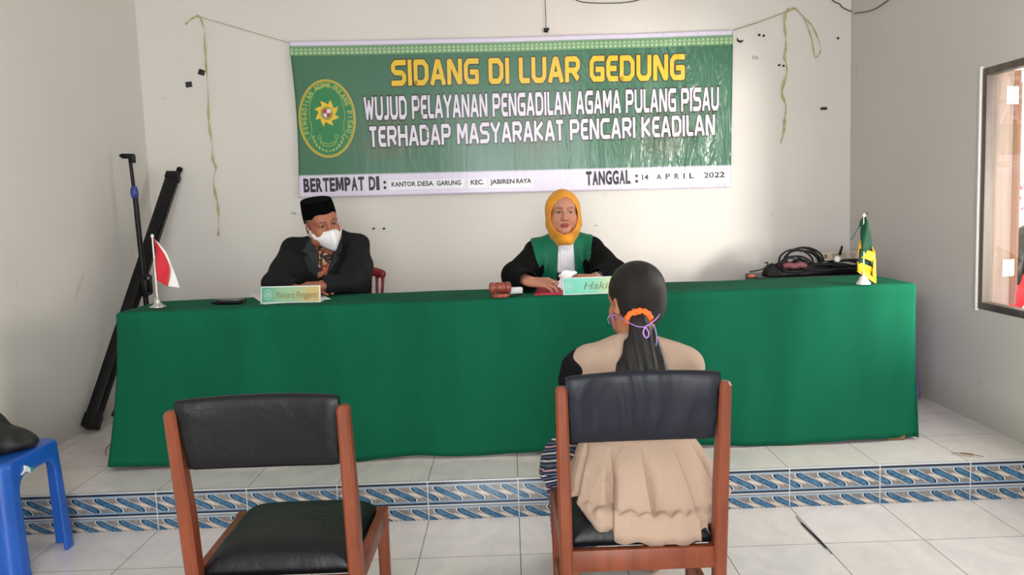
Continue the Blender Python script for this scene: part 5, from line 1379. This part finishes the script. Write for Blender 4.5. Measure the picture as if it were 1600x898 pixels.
WL = {-1: ((wx - .10, 2.40, .51), (wx - .175, 2.78, .43), (wx - .17, 2.82, .085)), 1: ((wx + .10, 2.40, .51), (wx + .13, 2.80, .52), (wx + .12, 2.84, .085))}
for sd in (-1, 1):
    a, b, c_ = WA[sd]; F.add(cap(a, b, .044, .036), .03); F.add(cap(b, c_, .036, .025), .02)
    a, b, c_ = WL[sd]; F.add(cap(a, b, .078, .058), .04); F.add(cap(b, c_, .054, .036), .03); F.add(cap((c_[0], c_[1] - .02, .04), (c_[0] + sd * .02, c_[1] + .15, .028), .037, .027), .02)
hand(F, WA[-1][2], (.75, .55, -.1), (0, 0, 1), -1, .92, (.3, .4, .3)); hand(F, WA[1][2], (-.75, .5, -.1), (0, 0, 1), 1, .92, (.3, .4, .3))
def wt_(V):
    col = np.tile(np.array(SK3, np.float32), (len(V), 1)); face_tint(V, col, wc, wR, ws_, SK3, rgb(150, 80, 74)); return col
Wm = F.build('person', skin_mat('light_brown_skin', SK3), None, wo, wt_)
tag(Wm, 'person with a long dark ponytail and beige vest seen from behind on the chair', 'person')
# hair
M_hair = Mat('long_black_hair', rgb(22, 18, 17), .4, spec=.35); hn = M_hair.noise(60, (3, 3, .12), 3); M_hair.color(M_hair.mix(hn.ss(.35, .75), rgb(10, 8, 7), rgb(32, 25, 22))); M_hair.bump(hn, .3, .004)
gx = np.array(atY(997, 498, WY - .105))
M_hairc = Mat('combed_black_hair', rgb(22, 18, 17), .46, spec=.3)      # strands run to the gathered tail
x, y, z = M_hairc.xyz(); dx_, dz_ = x - float(gx[0] - wo[0]), z - float(gx[2] - wo[2])
cv = M_hairc.nt.nodes.new('ShaderNodeCombineXYZ'); M_hairc.nt.links.new((dx_.m('ARCTAN2', dz_) * 9.0).k, cv.inputs[0]); M_hairc.nt.links.new(((dx_ * dx_ + dz_ * dz_).m('SQRT') * 5.0).k, cv.inputs[1])
nn_ = M_hairc.nt.nodes.new('ShaderNodeTexNoise'); nn_.inputs['Scale'].default_value = 6.0; nn_.inputs['Detail'].default_value = 4; M_hairc.nt.links.new(cv.outputs[0], nn_.inputs['Vector'])
hn2 = X(M_hairc.nt, nn_.outputs['Fac']); M_hairc.color(M_hairc.mix(hn2.ss(.35, .75), rgb(8, 7, 6), rgb(44, 35, 31))); M_hairc.bump(hn2, .7, .006)
F = SDF(wc - (.15, .24, .30), wc + (.16, .16, .15), .0034)
e_ = lambda p, r, k=.015: F.add(ell(wc + wR @ (np.array(p) * ws_), np.array(r) * ws_, wR), k)
e_((0, .020, .034), (.086, .102, .092)); e_((0, .040, -.022), (.072, .070, .070), .03)
gx = np.array(atY(997, 498, WY - .105))
F.add(cap(wc + np.array((.0, -.065, -.02)), gx, .055, .024), .03)
q = wR; P_ = [(F.ax[0][:, None, None] - wc[0]), (F.ax[1][None, :, None] - wc[1]), (F.ax[2][None, None, :] - wc[2])]
pl_ = [(q[0, i] * P_[0] + q[1, i] * P_[1] + q[2, i] * P_[2]) / ws_ for i in range(3)]
F.D = np.maximum(F.D, -(pl_[1] + .030 + np.clip(pl_[2] - .02, -.2, .06) * .9) * .8).astype(np.float32)     # face stays free
for sx in (-1, 1): F.cut(ell(wc + wR @ (np.array((sx * .088, .004, -.022)) * ws_), np.array((.030, .022, .038)) * ws_, wR), .006)
F.build('hair', M_hairc, Wm, wo)
F = SDF((wx - .12, 2.22, .70), (wx + .22, 2.46, 1.02), .0034)
pts = [gx + np.array((0, .0, .0)), gx + np.array((0, -.030, -.012)), gx + np.array((.001, -.046, -.045)), np.array((gx[0] + .000, 2.335, gx[2] - .11)), np.array((gx[0] - .004, 2.314, gx[2] - .19)), np.array((gx[0] + .002, 2.303, gx[2] - .27))]
pts = [np.array(p) for p in spline(pts, 5)]; rr_ = np.interp(np.linspace(0, 5, len(pts)), range(6), [.026, .027, .034, .060, .084, .094])
chain(F, pts, list(rr_), .012, (0, 1, 0), .42)
F.disp(lambda x, y, z: .003 * np.sin(x * 190 + 2.2 * np.sin(z * 14)) + .0008 * np.sin(x * 410 + z * 20) + 0 * y)
F.build('ponytail', M_hair, Wm, wo)
M_scr = Mat('orange_scrunchie', rgb(236, 108, 38), .8); M_scr.bump(M_scr.noise(60, detail=2), .5, .006)
gt_ = Vector(gx); P = [gt_ + Vector((.031 * math.cos(a), -.014 - .008 * math.sin(a), .002 + .022 * math.sin(a))) for a in np.linspace(0, 2 * PI, 41)]
MB().tube(P, [.0115 + .002 * math.sin(k * 2.1) for k in range(41)], 12, False).build('scrunchie', M_scr, Wm, wo)
M_lil = Mat('lilac_ribbon', rgb(176, 132, 206), .6).vary(.08, 30); M_maskp = Mat('purple_floral_mask', rgb(160, 90, 140), .75); M_maskp.color(M_maskp.mix(M_maskp.vor(50).lt(.3), rgb(168, 98, 150), rgb(84, 30, 60)))
hw_ = lambda *p: Vector(wc + wR @ (np.array(p) * ws_))
rows = []
for i in range(13):
    u = i / 12 * 2 - 1; a = abs(u); r = []
    for j in range(8):
        v = j / 7; z = -.022 - .01 * a + (-.092 + .045 * a) * v; y = -.114 + .012 * (v - .4) ** 2 + .098 * a ** 1.5; r.append(hw_(u * .081, y, z))
    rows.append(r)
m = MB(); m.sheet(rows, .002); wk = m.build('face_mask', M_maskp, Wm, wo)
knot = gt_ + Vector((.034, -.036, -.014))
def pxs(*pts): return [Vector(atY(x, y, Y)) for x, y, Y in pts]
tl = MB()
tl.tube(spline([hw_(.068, -.035, -.06)] + pxs((956, 491, 2.46), (966, 495, 2.42), (978, 501, 2.37), (993, 509, 2.325), (1006, 511, 2.318)), 6), .0028, 8, True, .5)
tl.tube(spline([hw_(.068, -.030, -.03)] + pxs((950, 497, 2.49), (952, 505, 2.50)), 5), .0026, 8, True, .5)
tl.tube(spline(pxs((1006, 511, 2.318), (1018, 504, 2.34), (1026, 497, 2.38), (1033, 486, 2.44)), 6), .0028, 8, True, .5)
tl.tube(spline(pxs((1008, 510, 2.316), (1005, 520, 2.310), (1010, 528, 2.306), (1014, 521, 2.308), (1009, 511, 2.315)), 6), .0032, 8, True, .5)
tl.tube(spline(pxs((1009, 510, 2.316), (1019, 506, 2.318), (1024, 514, 2.312), (1026, 528, 2.308), (1025, 540, 2.306)), 6), .0026, 8, True, .5)
tl.build('mask_ties', M_lil, wk, wo)
# black top, beige vest with a pleated skirt part, striped skirt
F = SDF((wx - .30, 2.20, .48), (wx + .30, 2.86, .92), .005)
for sd in (-1, 1): a, b, c_ = WA[sd]; F.add(cap(lerp(a, b, .05), b, .052, .048), .02); F.add(cap(b, lerp(b, c_, .9), .046, .035), .02)
F.add(ell((wx, 2.41, .70), (.15, .098, .2)), .02); F.add(cap((wx - .14, 2.425, .835), (wx + .14, 2.425, .825), .056, .056), .03); F.disp(folds(.003, 40, 5)); M_top = cloth_mat('black_knit', rgb(22, 22, 26), .85, 14, (1, 1, 1), .4); F.build('black_top', M_top, Wm, wo)
F = SDF((wx - .26, 2.20, .52), (wx + .28, 2.62, .98), .0045)
F.add(ell((wx, 2.405, .69), (.168, .112, .225)), .02); F.add(cap((wx - .130, 2.425, .838), (wx + .155, 2.425, .822), .058, .062), .03)
for sd in (-1, 1): F.add(cap((wx + .01, 2.42, .892), (wx + sd * .12, 2.425, .85), .052, .055), .03)
F.add(cap((wx, 2.38, .62), (wx, 2.37, .55), .15, .16, (0, 1, 0), .72), .03)
F.disp(folds(.003, 26, 12)); F.cut(cap((wx + .01, 2.44, .905), (wx + .02, 2.50, 1.05), .05, .07), .01)
F.cut(ell((wx - .246, 2.44, .78), (.05, .085, .15)), .01)
F.inter(lambda x, y, z: (.625 - z) + 0 * x + 0 * y)
M_vest = cloth_mat('beige_cotton', rgb(174, 149, 130), .85, 9, (1, 1, .6), .6); M_vest.vary(.05, 4)
F.build('beige_vest', M_vest, Wm, wo)
# pleated peplum lying over the seat
NA = 420; rows = []; LF = []
pl_a = [-2.75, -2.15, -1.57, -.98, -.45, 0.1, .7, 2.3, 2.9]
def pleat(a):                                # saw-tooth folds
    v = 0
    for p in pl_a:
        d_ = (a - p + PI) % (2 * PI) - PI
        if 0 <= d_ < .20: v = max(v, (1 - d_ / .20) ** 1.5)
        elif -.024 < d_ < 0: v = max(v, 1 + d_ / .024)
    return v
for k in range(22):
    t_ = k / 21; r = []
    for i in range(NA):
        a = -PI + 2 * PI * i / NA; ca, sa = math.cos(a), math.sin(a); back = max(0, -sa)
        spread_ = t_ ** .85
        rx = .158 + (.082 + .014 * math.sin(a * 3 + 1)) * spread_; ry = .112 + (.060 + .012 * back) * spread_
        f = 1 - .21 * pleat(a) * min(1, t_ * 1.8) - .012 * max(0, math.sin(a * 26 + 5 * t_)) * max(0, t_ - .45) * 2 + .018 * math.sin(a * 7 + 2) * t_ + .012 * math.sin(a * 17 + t_ * 3) * t_
        cxk = wx + .020 * t_; cyk = 2.39 - .006 * t_
        x0_ = cxk + rx * ca
        lf = max(0.0, min(1.0, (x0_ - .165) / .10)) if sa < 0 else 1.0
        lf *= max(0.0, min(1.0, (.550 - x0_) / .06)) if sa < 0 else 1.0      # the cloth is hitched up at the back left
        hem_ = .462 + .004 * math.sin(a * 9) + .035 * (1 - lf) * (ca < 0) + (.075 if sa > .3 else 0) * min(1, max(0, (sa - .3) / .3))
        z = .638 + (hem_ - .638) * t_; z += .006 * math.sin(t_ * 9 + a * 4) * t_
        x, y = x0_ - rx * ca * (1 - f), cyk + ry * f * sa
        if k == 21: LF.append((lf, max(0, -sa) ** .5))
        r.append((x, y, z))
    rows.append(r)
base_ = rows[21]
for k in range(1, 8):                        # the hem spreads over the seat and hangs over its rear edge
    t_ = k / 7; r = []
    for i in range(NA):
        x, y, z = base_[i]; lf, back = LF[i]; a = -PI + 2 * PI * i / NA
        g1, g2 = min(1, t_ / .55), max(0, (t_ - .55) / .45); q_ = lf * back
        yt = 2.186 - .004 * math.sin(a * 13)
        y2 = y + (yt - y) * g1 * q_ - .012 * t_ * (1 - lf) * back
        z2 = z - .004 * g1 * q_ - (.084 + .006 * math.sin(a * 19)) * g2 * q_ - .03 * t_ * (1 - lf) * back
        x2 = x + .02 * t_ * math.cos(a) * back
        z2 += .006 * math.sin(a * 34 + 4 * t_) * math.sin(PI * min(1, t_ * 1.3)) * back
        if y2 < 2.225: x2 = min(max(x2, .150), .526)
        r.append((x2, y2, z2))
    rows.append(r)
P2 = [[rows[k][i % NA] for k in range(len(rows))] for i in range(NA + 1)]
m = MB(); m.grid(P2); po_ = m.build('pleated_hem', M_vest, Wm, wo, weld=.0003); so_ = po_.modifiers.new('thickness', 'SOLIDIFY'); so_.thickness = .003
M_strp = Mat('navy_striped_cloth', rgb(24, 30, 54), .8); x, y, z = M_strp.xyz(world=True); s_ = (z * 1.0 + y * .22 - x * .18 + M_strp.noise(5) * .02) ; f1 = (s_ * 46).fr(); f2 = (s_ * 46).m('FLOOR').m('MODULO', 3.0)
cs = M_strp.mix(f1.lt(.22), rgb(22, 28, 50), rgb(206, 204, 206)); cs = M_strp.mix(f1.lt(.22) * f2.gt(1.5), cs, rgb(190, 150, 160)); cs = M_strp.mix((f1 - .62).ab().lt(.08), cs, rgb(96, 110, 140)); M_strp.color(cs)
F = SDF((wx - .36, 2.28, .10), (wx + .34, 3.02, .66), .006)
for sd in (-1, 1): a, b, c_ = WL[sd]; F.add(cap(lerp(a, b, .0), b, .082, .074), .05); F.add(cap(b, (c_[0] - sd * .02, c_[1], .16), .080, .09), .05)
F.add(cap((wx - .235, 2.60, .43), (wx - .225, 2.78, .42), .045, .045), .05)
F.add(rbox((wx - .03, 2.80, .33), (.16, .06, .20), .05), .05); F.disp(folds(.005, 30, 3)); F.inter(lambda x, y, z: .13 - z + 0 * x + 0 * y)
fs_ = poly2([(2.0, .2), (2.645, .2), (2.645, .452), (2.0, .452)])
F.inter(lambda x, y, z: -fs_(y, z) + 0 * x)
F.build('striped_skirt', M_strp, Wm, wo)

# ---------------------------------------- outside: person, white chair, floral cloth
ox, oy = 3.24, 5.05
F = SDF((ox - .34, oy - .62, -.02), (ox + .34, oy + .36, 1.20), .006)
oc = np.array((ox, oy, .96)); oR = rotm(1.35, .1, 0)
head(F, oc, oR, .97); F.add(cap((ox, oy, .94), (ox, oy + .02, .82), .05, .055), .02); F.add(cap((ox - .13, oy + .02, .77), (ox + .13, oy + .02, .77), .055, .055), .04); F.add(ell((ox, oy + .03, .62), (.16, .11, .2)), .04); F.add(ell((ox, oy + .04, .47), (.17, .14, .09)), .05)
for sd in (-1, 1):
    F.add(cap((ox + sd * .17, oy + .02, .76), (ox + sd * .22, oy - .08, .54), .05, .04), .03); F.add(cap((ox + sd * .22, oy - .08, .54), (ox + sd * .1, oy - .28, .54), .04, .028), .02)
    hand(F, (ox + sd * .1, oy - .28, .54), (-sd * .5, -.8, -.1), (0, 0, 1), sd, 1.0, (.2, .3, .3))
    F.add(cap((ox + sd * .1, oy - .02, .46), (ox + sd * .12, oy - .44, .46), .085, .065), .04); F.add(cap((ox + sd * .12, oy - .44, .46), (ox + sd * .12, oy - .42, .06), .06, .04), .03); F.add(cap((ox + sd * .12, oy - .42, .03), (ox + sd * .12, oy - .58, .02), .04, .03), .02)
ob_ = F.build('person', skin_mat('brown_skin', SK2), None, (ox, oy, -.01), lambda V: np.tile(np.array(SK2, np.float32), (len(V), 1)))
tag(ob_, 'person with long dark hair and red shirt sitting outside the window', 'person')
F = SDF((ox - .3, oy - .25, .35), (ox + .3, oy + .3, .86), .007); F.add(ell((ox, oy + .03, .62), (.185, .135, .23)), .02); F.add(cap((ox - .14, oy + .02, .77), (ox + .14, oy + .02, .77), .066, .066), .03)
for sd in (-1, 1): F.add(cap((ox + sd * .17, oy + .02, .76), (ox + sd * .215, oy - .06, .58), .064, .056), .03)
F.add(ell((ox, oy + .03, .46), (.20, .16, .08)), .04); F.disp(folds(.004, 30, 8)); F.build('red_shirt', cloth_mat('red_cotton', rgb(206, 50, 46), .8), ob_, (ox, oy, -.01))
F = SDF((ox - .2, oy - .2, .60), (ox + .2, oy + .24, 1.16), .006); e2_ = lambda p, r, k=.02: F.add(ell(oc + oR @ np.array(p), r, oR), k)
e2_((0, .02, .035), (.086, .102, .09)); e2_((0, .05, -.06), (.092, .07, .12)); e2_((0, .105, -.17), (.10, .055, .16), .03)
for sx in (-1, 1): e2_((sx * .075, .0, -.10), (.028, .055, .13), .03)
F.cut(ell(oc + oR @ np.array((0, -.10, -.045)), (.062, .075, .088), oR), .01); F.disp(lambda x, y, z: .003 * np.sin(x * 150 + y * 120) + 0 * z); F.build('long_hair', M_hair, ob_, (ox, oy, -.01))
M_wch = Mat('white_chair_plastic', rgb(236, 228, 224), .4).vary(.03)
wch = thing('plastic_chair', 'white plastic armchair outside under the person in red', 'chair', (ox, oy, -.01)); wo_ = (ox, oy, -.01)
MB().box((ox, oy - .02, .405), (.44, .44, .03), None, .012, 3).build('seat', M_wch, wch, wo_)
for sx in (-1, 1):
    for sy in (-1, 1): MB().tube([(ox + sx * .19, oy - .02 + sy * .19, .40), (ox + sx * .22, oy - .02 + sy * .23, -.008)], [.022, .018], 10).build('leg', M_wch, wch, wo_)
    ay = oy + sx * .23 - .02; MB().tube(spline([(ox - .20, ay, .40), (ox - .215, ay, .56), (ox - .16, ay, .625), (ox + .10, ay, .60), (ox + .19, ay, .54), (ox + .2, ay, .40)], 6), .017, 10).build('armrest', M_wch, wch, wo_)
m = MB(); ca_ = Vector((3.05, 5.62, 0)); rows = []
for i in range(40):
    x = ca_.x + .62 * i / 39; rows.append([(x, 5.75 + .03 * math.sin(i * .9), .98 + .42 * j / 12) for j in range(13)])
m.sheet(rows, .003); M_flo = Mat('pink_floral_cloth', rgb(224, 168, 176), .8); fv_ = M_flo.vor(24); M_flo.color(M_flo.mix(fv_.ss(.2, .45), rgb(206, 90, 120), rgb(236, 206, 206))); o = m.build('floral_cloth', M_flo, None, (3.36, 5.75, 1.4)); o2 = MB().tube([(2.60, 5.75, 1.405), (4.2, 5.75, 1.405)], .006, 8).build('clothes_line', M_str, None, (3.4, 5.75, 1.405))
tag(o, 'pink floral cloth hanging on a line outside the window', 'cloth'); tag(o2, 'thin line outside the window holding the floral cloth', 'line')
for x_ in (2.62, 4.18): tag(MB().tube([(x_, 5.75, -.01), (x_, 5.75, 1.45)], .022, 10).build('line_post', M_wood2, None, (x_, 5.75, -.01)), 'wooden post holding the clothes line, %s end' % ('near the wall' if x_ < 3 else 'far from the wall'), 'post')
